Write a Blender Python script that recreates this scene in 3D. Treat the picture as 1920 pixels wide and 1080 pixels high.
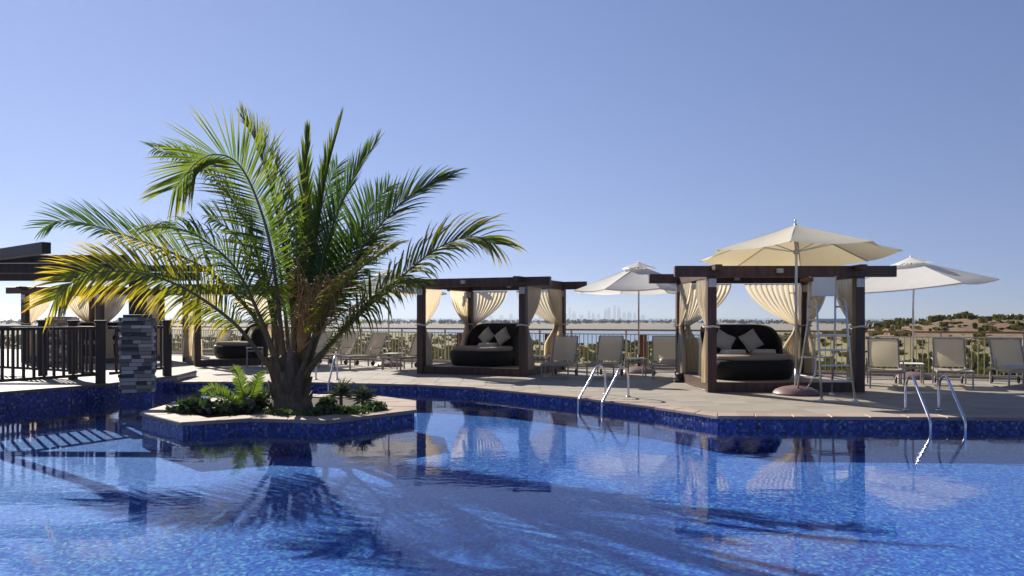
import bpy, bmesh, math, random
from mathutils import Vector, Matrix, noise
R = math.radians
random.seed(7)
sc = bpy.context.scene
for o in list(bpy.data.objects): bpy.data.objects.remove(o)

# ------------------------------------------------------------------ camera
F = 1493.33            # focal length in pixels of a 1920 wide frame (28 mm)
HOR = 597.0            # horizon row
EYE = 1.5
cam = bpy.data.cameras.new('camera')
cam.lens = 28; cam.sensor_width = 36; cam.sensor_fit = 'HORIZONTAL'
cam.shift_y = (HOR - 540) / 1920
cam.clip_start = 0.05; cam.clip_end = 80000
camo = bpy.data.objects.new('camera', cam)
sc.collection.objects.link(camo)
camo.location = (0, 0, EYE); camo.rotation_euler = (R(90), 0, 0)
sc.camera = camo

# ------------------------------------------------------------------ sky, sun, exposure
SUN_EL, SUN_AZ = R(29.5), R(-37)          # azimuth measured from +Y towards +X
w = bpy.data.worlds.new('World'); sc.world = w; w.use_nodes = True
nt = w.node_tree
bg = nt.nodes['Background']
sky = nt.nodes.new('ShaderNodeTexSky'); sky.sky_type = 'NISHITA'
sky.sun_disc = False; sky.sun_elevation = math.atan2(math.sin(SUN_EL) + .19, math.cos(SUN_EL));   # the look-up below is lifted by .19, so the glow stays round the lamp's direction
sky.sun_disc = False; sky.sun_rotation = SUN_AZ
sky.altitude = 0; sky.air_density = 1.0; sky.dust_density = 0.03; sky.ozone_density = 4.0
wb = nt.nodes.new('ShaderNodeMix'); wb.data_type = 'RGBA'; wb.blend_type = 'MULTIPLY'; wb.inputs[0].default_value = 1
wb.inputs[7].default_value = (1.03, .88, .96, 1)      # white balance of the sky, the same in every direction
tcn = nt.nodes.new('ShaderNodeTexCoord'); ad_ = nt.nodes.new('ShaderNodeVectorMath'); ad_.operation = 'ADD'; ad_.inputs[1].default_value = (0, 0, .19)
nm_ = nt.nodes.new('ShaderNodeVectorMath'); nm_.operation = 'NORMALIZE'
nt.links.new(tcn.outputs['Generated'], ad_.inputs[0]); nt.links.new(ad_.outputs[0], nm_.inputs[0]); nt.links.new(nm_.outputs[0], sky.inputs[0])
nt.links.new(sky.outputs[0], wb.inputs[6]); nt.links.new(wb.outputs[2], bg.inputs[0]); bg.inputs[1].default_value = 0.064
sun = bpy.data.lights.new('sun', 'SUN'); sun.energy = 5.0; sun.angle = R(0.53); sun.color = (1, 0.93, 0.82)
suno = bpy.data.objects.new('sun', sun); sc.collection.objects.link(suno)
sdir = Vector((math.sin(SUN_AZ) * math.cos(SUN_EL), math.cos(SUN_AZ) * math.cos(SUN_EL), math.sin(SUN_EL)))
suno.rotation_euler = (-sdir).to_track_quat('-Z', 'Y').to_euler()
suno.location = (-10, 20, 30)
sc.view_settings.view_transform = 'Standard'; sc.view_settings.look = 'None'
sc.view_settings.exposure = 1.0; sc.view_settings.gamma = 1
sc.render.engine = 'CYCLES'
sc.cycles.use_denoising = True
sc.cycles.max_bounces = 10; sc.cycles.transparent_max_bounces = 24
sc.cycles.caustics_reflective = False; sc.cycles.caustics_refractive = False
sc.cycles.volume_bounces = 1

# ------------------------------------------------------------------ helpers
def at(px, py, Y):      # point of the photograph at a known distance
    return Vector(((px - 960) * Y / F, Y, EYE - (py - HOR) * Y / F))
def gp(px, py, z=0.0):  # point of the photograph on a level at height z
    Y = F * (EYE - z) / (py - HOR)
    return Vector(((px - 960) * Y / F, Y, z))
def lerp(a, b, t): return a + (b - a) * t
def smooth(a, b, x):
    t = max(0, min(1, (x - a) / (b - a))); return t * t * (3 - 2 * t)

def tag(o, label=None, cat=None, group=None, kind=None):
    if label: o['label'] = label
    if cat: o['category'] = cat
    if group: o['group'] = group
    if kind: o['kind'] = kind
    return o
def link(o): sc.collection.objects.link(o); return o
def empty(name, loc=(0, 0, 0), rz=0.0):
    o = bpy.data.objects.new(name, None); o.empty_display_size = 0.2
    o.location = loc; o.rotation_euler = (0, 0, rz); return link(o)
def copy_tree(o, parent=None):
    c = o.copy(); link(c); c.parent = parent
    for ch in list(o.children): copy_tree(ch, c)
    return c

class MB:
    def __init__(s): s.v = []; s.f = []; s.c = []
    def add(s, vs, fs, col=None):
        n = len(s.v); s.v += [tuple(p) for p in vs]; s.f += [tuple(i + n for i in f) for f in fs]
        s.c += [col if col is not None else 0.0] * len(vs)
    def box(s, c, size, rz=0.0, M=None):
        x, y, z = [d / 2 for d in size]
        vs = [Vector((a * x, b * y, d * z)) for a in (-1, 1) for b in (-1, 1) for d in (-1, 1)]
        if M is None: M = Matrix.Rotation(rz, 3, 'Z')
        vs = [M @ p + Vector(c) for p in vs]
        s.add(vs, [(0, 1, 3, 2), (4, 6, 7, 5), (0, 4, 5, 1), (2, 3, 7, 6), (0, 2, 6, 4), (1, 5, 7, 3)]); return s
    def bar(s, p, q, wd, ht, up=(0, 0, 1)):
        p, q = Vector(p), Vector(q); d = (q - p); L = d.length; d.normalize()
        up = Vector(up)
        if abs(d.dot(up)) > .99: up = Vector((0, 1, 0))
        sx = d.cross(up).normalized(); uz = sx.cross(d).normalized()
        M = Matrix((sx, d, uz)).transposed()
        return s.box((p + q) / 2, (wd, L, ht), M=M)
    def bbox(s, c, size, b=0.01, rz=0.0):     # bevelled box
        bm = bmesh.new(); bmesh.ops.create_cube(bm, size=1)
        for v in bm.verts: v.co = Vector((v.co.x * size[0], v.co.y * size[1], v.co.z * size[2]))
        bmesh.ops.bevel(bm, geom=bm.edges[:], offset=b, segments=2, affect='EDGES', profile=.6)
        M = Matrix.Rotation(rz, 3, 'Z')
        bm.verts.index_update()
        s.add([M @ v.co + Vector(c) for v in bm.verts], [[v.index for v in f.verts] for f in bm.faces]); bm.free(); return s
    def tube(s, pts, r, n=8, cap=True, flat=1.0):
        pts = [Vector(p) for p in pts]; m = len(pts)
        rs = r if isinstance(r, (list, tuple)) else [r] * m
        base = len(s.v); T0 = (pts[1] - pts[0]).normalized()
        ref = Vector((0, 0, 1)) if abs(T0.z) < .9 else Vector((1, 0, 0))
        u = T0.cross(ref).normalized()
        vs = []
        for i, p in enumerate(pts):
            T = (pts[min(i + 1, m - 1)] - pts[max(i - 1, 0)]).normalized()
            u = (u - T * u.dot(T)).normalized(); v = T.cross(u)
            for k in range(n):
                a = 2 * math.pi * k / n
                vs.append(p + (u * math.cos(a) + v * math.sin(a) * flat) * rs[i])
        fs = [(i * n + k, i * n + (k + 1) % n, (i + 1) * n + (k + 1) % n, (i + 1) * n + k) for i in range(m - 1) for k in range(n)]
        if cap: fs += [tuple(range(n - 1, -1, -1)), tuple((m - 1) * n + k for k in range(n))]
        s.add(vs, fs); return s
    def lathe(s, prof, n=20, c=(0, 0, 0), wob=0.0):
        c = Vector(c); vs = []
        for (r, z) in prof:
            for k in range(n):
                a = 2 * math.pi * k / n
                rr = r * (1 + wob * noise.noise(Vector((math.cos(a) * 2, math.sin(a) * 2, z * 3))))
                vs.append(c + Vector((rr * math.cos(a), rr * math.sin(a), z)))
        m = len(prof)
        fs = [(i * n + k, i * n + (k + 1) % n, (i + 1) * n + (k + 1) % n, (i + 1) * n + k) for i in range(m - 1) for k in range(n)]
        fs += [tuple(range(n - 1, -1, -1)), tuple((m - 1) * n + k for k in range(n))]
        s.add(vs, fs); return s
    def prism(s, poly, z0, z1):
        n = len(poly)
        vs = [(p[0], p[1], z0) for p in poly] + [(p[0], p[1], z1) for p in poly]
        fs = [tuple(range(n - 1, -1, -1)), tuple(range(n, 2 * n))] + [(i, (i + 1) % n, n + (i + 1) % n, n + i) for i in range(n)]
        s.add(vs, fs); return s
    def mesh(s, name, m, smooth_=False, colname=None):
        me = bpy.data.meshes.new(name); me.from_pydata(s.v, [], s.f); me.update()
        if m: me.materials.append(m)
        if smooth_: me.polygons.foreach_set('use_smooth', [True] * len(me.polygons))
        if colname:
            a = me.attributes.new(colname, 'FLOAT', 'POINT'); a.data.foreach_set('value', s.c)
        return me
    def build(s, name, m, parent=None, loc=(0, 0, 0), rz=0.0, smooth_=False, colname=None):
        o = bpy.data.objects.new(name, s.mesh(name, m, smooth_, colname)); link(o)
        o.location = loc; o.rotation_euler = (0, 0, rz); o.parent = parent
        if smooth_ == 'auto': pass
        return o
def autosmooth(o, ang=35):
    me = o.data
    me.polygons.foreach_set('use_smooth', [True] * len(me.polygons))
    bm = bmesh.new(); bm.from_mesh(me)
    for e in bm.edges: e.smooth = not (len(e.link_faces) == 2 and e.calc_face_angle(0) > R(ang))
    bm.to_mesh(me); bm.free(); return o

# ------------------------------------------------------------------ materials
def new_mat(name):
    m = bpy.data.materials.new(name); m.use_nodes = True; t = m.node_tree
    return m, t, t.nodes['Principled BSDF'], t.nodes['Material Output']
def N(t, kind, **kw):
    n = t.nodes.new('ShaderNode' + kind)
    for k, v in kw.items():
        if k.startswith('i_'):
            key = k[2:]; n.inputs[int(key) if key.isdigit() else key.replace('_', ' ')].default_value = v
        else: setattr(n, k, v)
    return n
def ramp(t, fac, stops, interp='LINEAR'):
    r = t.nodes.new('ShaderNodeValToRGB'); r.color_ramp.interpolation = interp
    while len(r.color_ramp.elements) < len(stops): r.color_ramp.elements.new(0.5)
    for e, (p, c) in zip(r.color_ramp.elements, stops): e.position = p; e.color = (*c, 1)
    t.links.new(fac, r.inputs[0]); return r.outputs[0]
def pos(t, scale=(1, 1, 1), obj=False):
    if obj: src = N(t, 'TexCoord').outputs['Object']
    else: src = N(t, 'NewGeometry').outputs['Position']
    mp = N(t, 'Mapping'); mp.inputs['Scale'].default_value = scale; t.links.new(src, mp.inputs[0]); return mp.outputs[0]
def nz(t, vec, scale, detail=4, rough=.55):
    n = N(t, 'TexNoise', i_Scale=scale, i_Detail=detail, i_Roughness=rough); t.links.new(vec, n.inputs['Vector']); return n.outputs[0]
def bump(t, b, h, strength=.3, dist=.01):
    n = N(t, 'Bump', i_Strength=strength, i_Distance=dist); t.links.new(h, n.inputs['Height']); t.links.new(n.outputs[0], b.inputs['Normal']); return n
def simple(name, c1, c2=None, scale=6, rough=.6, metal=0, bmp=.0, bdist=.01, stretch=(1, 1, 1), obj=True, spec=None, detail=5):
    m, t, b, o = new_mat(name)
    v = pos(t, stretch, obj); f = nz(t, v, scale, detail)
    if c2 is None: c2 = tuple(x * .75 for x in c1)
    t.links.new(ramp(t, f, [(.3, c2), (.7, c1)]), b.inputs['Base Color'])
    b.inputs['Roughness'].default_value = rough; b.inputs['Metallic'].default_value = metal
    if spec is not None: b.inputs['Specular IOR Level'].default_value = spec
    if bmp: bump(t, b, f, bmp, bdist)
    return m
def cloth(name, c, trans=.45, sheer=0.0, weave=160, tcol=None, var=.12):
    m, t, b, o = new_mat(name); t.nodes.remove(b)
    v = pos(t, (1, 1, 1), True); f = nz(t, v, 5, 4)
    col = ramp(t, f, [(.25, tuple(x * (1 - var) for x in c)), (.75, c)])
    d = N(t, 'BsdfDiffuse'); tr = N(t, 'BsdfTranslucent'); mx = N(t, 'MixShader'); mx.inputs[0].default_value = trans
    t.links.new(col, d.inputs[0])
    if tcol: tr.inputs[0].default_value = (*tcol, 1)
    else: t.links.new(col, tr.inputs[0])
    wv = nz(t, v, weave, 2)
    bp = N(t, 'Bump', i_Strength=.25, i_Distance=.003); t.links.new(wv, bp.inputs['Height'])
    t.links.new(bp.outputs[0], d.inputs['Normal'])
    t.links.new(d.outputs[0], mx.inputs[1]); t.links.new(tr.outputs[0], mx.inputs[2])
    last = mx.outputs[0]
    if sheer:
        tp = N(t, 'BsdfTransparent'); m2 = N(t, 'MixShader'); m2.inputs[0].default_value = sheer
        t.links.new(last, m2.inputs[1]); t.links.new(tp.outputs[0], m2.inputs[2]); last = m2.outputs[0]
    t.links.new(last, o.inputs[0]); return m
def leafmat(name, stops, trans=.45, gloss=.12, tboost=1.75):
    """colour from the point attribute 'tone' (0 young green .. 1 yellow/brown) with noise"""
    m, t, b, o = new_mat(name); t.nodes.remove(b)
    at_ = N(t, 'Attribute', attribute_name='tone')
    f = nz(t, pos(t, (1, 1, 1), True), 3.5, 3)
    ma = N(t, 'Math', operation='MULTIPLY_ADD'); ma.inputs[1].default_value = .3; ma.inputs[2].default_value = -.15
    t.links.new(f, ma.inputs[0])
    ad = N(t, 'Math', operation='ADD'); t.links.new(ma.outputs[0], ad.inputs[0]); t.links.new(at_.outputs['Fac'], ad.inputs[1])
    col = ramp(t, ad.outputs[0], stops)
    d = N(t, 'BsdfDiffuse'); tr = N(t, 'BsdfTranslucent'); g = N(t, 'BsdfGlossy', i_Roughness=.5)
    mul = N(t, 'Mix', data_type='RGBA', blend_type='MULTIPLY'); mul.inputs[0].default_value = 1
    mul.inputs[7].default_value = (tboost, tboost * 1.05, tboost * .55, 1)
    t.links.new(col, mul.inputs[6]); t.links.new(col, d.inputs[0]); t.links.new(mul.outputs[2], tr.inputs[0])
    mx = N(t, 'MixShader'); mx.inputs[0].default_value = trans
    t.links.new(d.outputs[0], mx.inputs[1]); t.links.new(tr.outputs[0], mx.inputs[2])
    m2 = N(t, 'MixShader'); m2.inputs[0].default_value = gloss
    t.links.new(mx.outputs[0], m2.inputs[1]); t.links.new(g.outputs[0], m2.inputs[2])
    t.links.new(m2.outputs[0], o.inputs[0]); return m

M = {}
M['wood'] = simple('dark_stained_wood', (.1, .041, .026), (.026, .013, .01), 11, .5, stretch=(1, 1, .12), bmp=.35)
M['wood_dark'] = simple('black_brown_wood', (.045, .026, .02), (.018, .012, .01), 9, .55, stretch=(1, 1, .25), bmp=.25)
M['wood_red'] = simple('reddish_wood', (.24, .075, .03), (.13, .04, .02), 8, .5, stretch=(1, 1, .2), bmp=.2)
M['handrail'] = simple('varnished_handrail', (.36, .2, .1), (.24, .12, .06), 8, .4, bmp=.1)
M['plank'] = simple('weathered_plank', (.36, .31, .25), (.25, .21, .17), 7, .7, stretch=(.3, 3, 1), bmp=.3)
M['steel'] = simple('polished_steel', (.72, .74, .78), (.6, .62, .66), 14, .2, 1)
M['alu'] = simple('brushed_aluminium', (.62, .62, .6), (.5, .5, .49), 20, .38, .85)
M['taupe'] = simple('taupe_painted_metal', (.36, .335, .3), (.28, .26, .23), 10, .45, .15)
M['bracket'] = simple('galvanised_plate', (.55, .53, .5), (.4, .39, .37), 18, .45, .4)
M['rail_metal'] = simple('cream_painted_metal', (.62, .56, .42), (.5, .45, .33), 10, .45)
M['white_plastic'] = simple('white_plastic', (.78, .76, .68), (.7, .68, .6), 5, .45)
M['black'] = simple('black_rubber', (.02, .02, .02), (.012, .012, .012), 12, .55)
M['mauve'] = simple('mauve_cast_base', (.2, .12, .13), (.14, .085, .095), 9, .42, bmp=.1)
M['wicker'] = simple('black_wicker', (.016, .012, .011), (.006, .005, .005), 60, .6, bmp=.8, bdist=.015, spec=.2)
M['mattress'] = cloth('taupe_mattress', (.4, .33, .26), .05)
M['pillow'] = cloth('ivory_pillow', (.6, .54, .43), .15)
M['pillow_grey'] = cloth('grey_pillow', (.3, .3, .29), .1)
M['towel'] = cloth('cream_towel', (.78, .7, .58), .1, weave=90)
M['curtain'] = cloth('cream_sheer_curtain', (.76, .69, .55), .52, .12, tcol=(.76, .65, .45))
M['canopy_cream'] = cloth('cream_parasol_cloth', (.72, .68, .57), .34, tcol=(.64, .54, .33), var=.06)
M['canopy_white'] = cloth('white_parasol_cloth', (.78, .765, .73), .38, var=.06)
M['sling'] = cloth('beige_mesh_sling', (.62, .56, .44), .52, .05, weave=240, tcol=(.7, .61, .43), var=.08)
M['roof'] = cloth('taupe_canvas_roof', (.34, .28, .21), .12)
M['soil'] = simple('dark_soil', (.055, .038, .026), (.03, .02, .014), 12, .95, bmp=.8, bdist=.03)
M['sandstone'] = None

def paver_mat(name, cols, cell, rough=.75, fine=40):
    m, t, b, o = new_mat(name)
    p = N(t, 'NewGeometry').outputs['Position']
    sn = N(t, 'VectorMath', operation='SNAP'); sn.inputs[1].default_value = (cell[0], cell[1], 50); t.links.new(p, sn.inputs[0])
    wn = N(t, 'TexWhiteNoise', noise_dimensions='3D'); t.links.new(sn.outputs[0], wn.inputs[0])
    f1 = nz(t, p, 1.1, 6, .6); f2 = nz(t, p, fine, 4)
    a = N(t, 'Math', operation='MULTIPLY_ADD'); a.inputs[1].default_value = .38; t.links.new(wn.outputs[0], a.inputs[0])
    b2 = N(t, 'Math', operation='MULTIPLY_ADD'); b2.inputs[1].default_value = .6; b2.inputs[2].default_value = .0
    t.links.new(f1, b2.inputs[0]); t.links.new(b2.outputs[0], a.inputs[2])
    c = N(t, 'Math', operation='MULTIPLY_ADD'); c.inputs[1].default_value = .35; t.links.new(f2, c.inputs[0]); t.links.new(a.outputs[0], c.inputs[2])
    t.links.new(ramp(t, c.outputs[0], [(.3, cols[0]), (.58, cols[1]), (.85, cols[2])]), b.inputs['Base Color'])
    b.inputs['Roughness'].default_value = rough; bump(t, b, f2, .25, .004); return m
M['paver'] = paver_mat('sandstone_paver', [(.19, .163, .13), (.25, .219, .177), (.3, .266, .218)], (.6, .4))
M['mortar'] = simple('grey_mortar', (.17, .15, .125), (.13, .115, .095), 9, .9, obj=False)
M['coping'] = paver_mat('pink_sandstone_coping', [(.24, .165, .125), (.31, .225, .175), (.36, .275, .22)], (.5, .5))

def mosaic(name, stops, size, warp=0.0, rough=.25):
    m, t, b, o = new_mat(name)
    p = N(t, 'NewGeometry').outputs['Position']; src = p
    if warp:
        n1 = N(t, 'TexNoise', i_Scale=5.0, i_Detail=3.0); mp = N(t, 'Mapping'); mp.inputs['Scale'].default_value = (1, 1.6, 1)
        t.links.new(p, mp.inputs[0]); t.links.new(mp.outputs[0], n1.inputs['Vector'])
        sc_ = N(t, 'VectorMath', operation='SCALE'); sc_.inputs['Scale'].default_value = warp; t.links.new(n1.outputs['Color'], sc_.inputs[0])
        ad = N(t, 'VectorMath', operation='ADD'); t.links.new(p, ad.inputs[0]); t.links.new(sc_.outputs[0], ad.inputs[1]); src = ad.outputs[0]
    sn = N(t, 'VectorMath', operation='SNAP'); sn.inputs[1].default_value = (size, size * (1.35 if warp else 1), 5.0 if warp else size); t.links.new(src, sn.inputs[0])
    wn = N(t, 'TexWhiteNoise', noise_dimensions='3D'); t.links.new(sn.outputs[0], wn.inputs[0])
    t.links.new(ramp(t, wn.outputs[0], stops, 'CONSTANT'), b.inputs['Base Color'])
    b.inputs['Roughness'].default_value = .7 if warp else rough; b.inputs['Specular IOR Level'].default_value = .03 if warp else .4; return m
M['mosaic_floor'] = mosaic('blue_mosaic_floor', [(0, (.045, .09, .34)), (.3, (.06, .14, .42)), (.58, (.078, .195, .47)), (.78, (.1, .26, .49)), (.92, (.13, .34, .42)), (.97, (.22, .38, .5))], .027, .12)
M['mosaic_wall'] = mosaic('blue_mosaic_wall', [(0, (.02, .026, .08)), (.3, (.035, .048, .22)), (.55, (.055, .08, .36)), (.8, (.11, .13, .32)), (.92, (.28, .3, .38))], .034)

def water_mat(name, tint, scale, strength, rough=.0, deep=None, stretch=(1, 1, 1)):
    m, t, b, o = new_mat(name); t.nodes.remove(b)
    v = pos(t, stretch)
    n1 = nz(t, v, scale, 3, .5); n2 = nz(t, v, scale * .22, 2, .5); big = nz(t, v, scale * .06, 2)
    mul = N(t, 'Math', operation='MULTIPLY'); mk = N(t, 'MapRange'); mk.inputs[1].default_value = .38; mk.inputs[2].default_value = .68; mk.inputs[3].default_value = .12
    t.links.new(big, mk.inputs[0]); t.links.new(n1, mul.inputs[0]); t.links.new(mk.outputs[0], mul.inputs[1])
    ad = N(t, 'Math', operation='MULTIPLY_ADD'); ad.inputs[1].default_value = .9; t.links.new(n2, ad.inputs[0]); t.links.new(mul.outputs[0], ad.inputs[2])
    bp = N(t, 'Bump', i_Strength=1.0, i_Distance=strength); t.links.new(ad.outputs[0], bp.inputs['Height'])
    ge = N(t, 'NewGeometry'); io = N(t, 'MapRange'); io.inputs[3].default_value = 1.38; io.inputs[4].default_value = 1 / 1.38
    t.links.new(ge.outputs['Backfacing'], io.inputs[0])
    fr = N(t, 'Fresnel'); t.links.new(io.outputs[0], fr.inputs['IOR']); t.links.new(bp.outputs[0], fr.inputs['Normal'])
    g = N(t, 'BsdfGlossy', i_Roughness=rough); t.links.new(bp.outputs[0], g.inputs['Normal'])
    if deep: u = N(t, 'BsdfDiffuse'); u.inputs[0].default_value = (*deep, 1)
    else: u = N(t, 'BsdfTransparent'); u.inputs[0].default_value = (*tint, 1)
    mx = N(t, 'MixShader'); t.links.new(fr.outputs[0], mx.inputs[0]); t.links.new(u.outputs[0], mx.inputs[1]); t.links.new(g.outputs[0], mx.inputs[2])
    t.links.new(mx.outputs[0], o.inputs[0]); return m
M['pool_water'] = water_mat('pool_water', (.74, .88, 1.0), 10.0, .0017, stretch=(.75, 1.3, 1))
M['sea'] = water_mat('sea_water', None, .5, .12, .12, deep=(.1, .27, .36))

GREEN = [(0, (.032, .066, .013)), (.25, (.062, .104, .014)), (.5, (.145, .16, .017)), (.78, (.36, .265, .02)), (1, (.39, .23, .04))]
M['palm'] = leafmat('palm_leaf', GREEN, .5, .03)
M['shrub'] = leafmat('shrub_leaf', [(0, (.022, .045, .014)), (.5, (.045, .085, .02)), (1, (.11, .16, .04))], .25, .08)
M['cycad'] = leafmat('cycad_leaf', [(0, (.05, .1, .018)), (.5, (.09, .15, .02)), (1, (.2, .24, .03))], .35, .1)
M['spiky'] = leafmat('spiky_leaf', [(0, (.06, .075, .05)), (1, (.16, .18, .13))], .2, .06)
M['rachis'] = simple('palm_petiole', (.2, .14, .045), (.11, .075, .03), 7, .6, bmp=.2)
M['trunk'] = simple('palm_trunk_fibre', (.24, .165, .1), (.09, .06, .038), 9, .9, bmp=1.0, bdist=.04, stretch=(1, 1, .35))
M['dry'] = simple('dry_flower_stalk', (.62, .32, .09), (.4, .19, .055), 6, .7)
M['flower'] = simple('white_flower', (.8, .78, .72), (.7, .68, .6), 9, .6)

# ------------------------------------------------------------------ setting: pool, terrace, ground
WZ = -0.17                       # water level
FLOOR = -0.56
edge = [(-8.05, 18.86), (-5.0, 18.82), (-2.2, 18.08), (-.8, 17.36), (1.32, 15.13), (2.45, 13.57), (3.16, 12.25), (7.74, 12.05), (17, 11.8)]
rail_line = [(16.5, 17.5), (9.0, 21.2), (1.67, 24.9), (-6.2, 29), (-13, 33), (-26, 40)]
deck_poly = edge + [(17, 17.6)] + [(x + .25, y + .55) for x, y in rail_line] + [(-26, 20.6), (-8.3, 20.6)]

o = MB().prism(deck_poly, -5.6, -.045).build('terrace', M['mortar']); tag(o, kind='structure')
near_poly = [(-22, -6), (17, -6), (17, 3.2), (-22, 3.2)]
o = MB().prism(near_poly, -5.6, -.045).build('near_terrace', M['mortar']); tag(o, kind='structure')

def tile_polygon(poly, cx, cy, gap, z0, z1):
    """cut a polygon into pavers: list of (centre, outline)"""
    bm = bmesh.new(); bm.faces.new([bm.verts.new((x, y, 0)) for x, y in poly])
    xs = [p[0] for p in poly]; ys = [p[1] for p in poly]
    x = math.floor(min(xs) / cx) * cx
    while x < max(xs):
        bmesh.ops.bisect_plane(bm, geom=bm.verts[:] + bm.edges[:] + bm.faces[:], plane_co=(x, 0, 0), plane_no=(1, 0, 0)); x += cx
    y = math.floor(min(ys) / cy) * cy
    while y < max(ys):
        bmesh.ops.bisect_plane(bm, geom=bm.verts[:] + bm.edges[:] + bm.faces[:], plane_co=(0, y, 0), plane_no=(0, 1, 0)); y += cy
    out = []
    for f in bm.faces:
        c = f.calc_center_median(); pts = [v.co.copy() for v in f.verts]
        if f.calc_area() < .01: continue
        if f.normal.z < 0: pts.reverse()
        ins = []
        for p in pts:
            d = p - c; L = d.length; ins.append(c + d * max(.5, (L - gap * 1.4) / L))
        out.append((c, ins))
    bm.free(); return out
deck_in = []      # deck inside the coping strip
def offset_poly(line, d):
    res = []
    for i, p in enumerate(line):
        a = Vector(line[max(i - 1, 0)]); b = Vector(line[min(i + 1, len(line) - 1)])
        T = (b - a).normalized(); nrm = Vector((-T.y, T.x)); res.append(tuple(Vector(p) + nrm * d))
    return res
inner = offset_poly(edge, .34)
paver_poly = inner + deck_poly[len(edge):]
pav = tile_polygon(paver_poly, .6, .4, .0035, 0, 0)
deck = MB().prism(paver_poly, -.04, -.012).build('deck', M['mortar']); tag(deck, kind='structure')
pav.sort(key=lambda q: (q[0].y if abs(q[0].x) < q[0].y * .66 else q[0].y + 100))
rest = MB()
for i, (c, pts) in enumerate(pav):
    mb = MB() if i < 290 else rest
    dz = random.uniform(-.0015, .0015)
    off = c if i < 290 else Vector((0, 0, 0))
    n = len(pts)
    vs = [Vector((p.x - off.x, p.y - off.y, -.012)) for p in pts] + [Vector((p.x - off.x, p.y - off.y, dz)) for p in pts]
    mb.add(vs, [tuple(range(n, 2 * n))] + [(k, (k + 1) % n, n + (k + 1) % n, n + k) for k in range(n)])
    if i < 290: mb.build('paver', M['paver'], deck, loc=(c.x, c.y, 0))
o = rest.build('paver_field', M['paver'], deck); tag(o, kind='stuff')
o = MB().prism(near_poly, -.04, 0).build('near_deck', M['paver']); tag(o, kind='structure')

# pool coping stones
coping = MB().prism([(p[0], p[1]) for p in edge] + [(p[0], p[1]) for p in reversed(inner)], -.043, -.02).build('pool_coping', M['mortar']); tag(coping, kind='structure')
outer = offset_poly(edge, -.035)
def strip_pieces(a_line, b_line, step, z0, z1, mat_, parent, name, gap=.004, close=False):
    m = len(a_line)
    for i in range(m if close else m - 1):
        j = (i + 1) % m
        a0, a1, b0, b1 = (Vector((*q, 0)) for q in (a_line[i], a_line[j], b_line[i], b_line[j]))
        L = (a1 - a0).length; k = max(1, round(L / step))
        for q in range(k):
            t0, t1 = q / k + gap / L, (q + 1) / k - gap / L
            pts = [lerp(a0, a1, t0), lerp(a0, a1, t1), lerp(b0, b1, t1), lerp(b0, b1, t0)]
            c = sum(pts, Vector()) / 4; dz = random.uniform(-.002, .002)
            e = .012
            up = [p + (c - p).normalized() * e for p in pts]
            vs = [p - c + Vector((0, 0, z0)) for p in pts] + [p - c + Vector((0, 0, z1 - e + dz)) for p in pts] + [p - c + Vector((0, 0, z1 + dz)) for p in up]
            fs = [(3, 2, 1, 0), (8, 9, 10, 11)] + [(s + r, s + (r + 1) % 4, s + 4 + (r + 1) % 4, s + 4 + r) for s in (0, 4) for r in range(4)]
            MB2 = MB(); MB2.add(vs, fs); MB2.build(name, mat_, parent, loc=c)
strip_pieces(outer, inner, .6, -.045, .004, M['coping'], coping, 'coping_stone')

# pool shell
wallb = MB()
wl = offset_poly(edge, -.012)
for i in range(len(wl) - 1):
    a, b = wl[i], wl[i + 1]
    wallb.add([(a[0], a[1], FLOOR - .1), (b[0], b[1], FLOOR - .1), (b[0], b[1], -.046), (a[0], a[1], -.046)], [(0, 1, 2, 3)])
    a2, b2 = edge[i], edge[i + 1]
    wallb.add([(a[0], a[1], -.046), (b[0], b[1], -.046), (b2[0], b2[1], -.0461), (a2[0], a2[1], -.0461)], [(0, 1, 2, 3)])
pool = wallb.build('pool_wall', M['mosaic_wall']); tag(pool, kind='structure')
o = MB().prism([(-30, 3), (18, 3), (18, 21), (-30, 21)], FLOOR - .2, FLOOR).build('pool_floor', M['mosaic_floor']); tag(o, kind='structure')
o = MB(); o.add([(-26, 3.2, WZ), (17, 3.2, WZ), (17, 20.6, WZ), (-26, 20.6, WZ)], [(0, 1, 2, 3)]); o = o.build('pool_water', M['pool_water']); tag(o, kind='structure')

# walkway platform on the left
N0 = Vector((-8.4, 16.4)); E1 = Vector((-7.97, 18.95))
walk_poly = [(-8.4, 16.4), (-7.97, 18.95), (-8.2, 20.7), (-26, 20.7), (-26, 15), (-12.2, 9.6)]
o = MB().prism(walk_poly, FLOOR - .1, .1).build('walkway_base', M['mosaic_wall']); tag(o, kind='structure')
wk = MB().prism([(x + (.02 if x > -9 else 0), y) for x, y in walk_poly], .1, .135).build('walkway', M['mortar']); tag(wk, kind='structure')
wp = [q for q in tile_polygon(walk_poly, .6, .6, .005, 0, 0)]
wp.sort(key=lambda q: q[0].length if q[0].x > -14 else q[0].length + 100)
rest = MB()
for i, (c, pts) in enumerate(wp):
    mb = MB() if i < 120 else rest
    off = c if i < 120 else Vector((0, 0, 0)); n = len(pts)
    vs = [Vector((p.x - off.x, p.y - off.y, .135)) for p in pts] + [Vector((p.x - off.x, p.y - off.y, .152)) for p in pts]
    mb.add(vs, [tuple(range(n, 2 * n))] + [(k, (k + 1) % n, n + (k + 1) % n, n + k) for k in range(n)])
    if i < 120: mb.build('paver', M['paver'], wk, loc=(c.x, c.y, 0))
o = rest.build('paver_field', M['paver'], wk); tag(o, kind='stuff')

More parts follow.
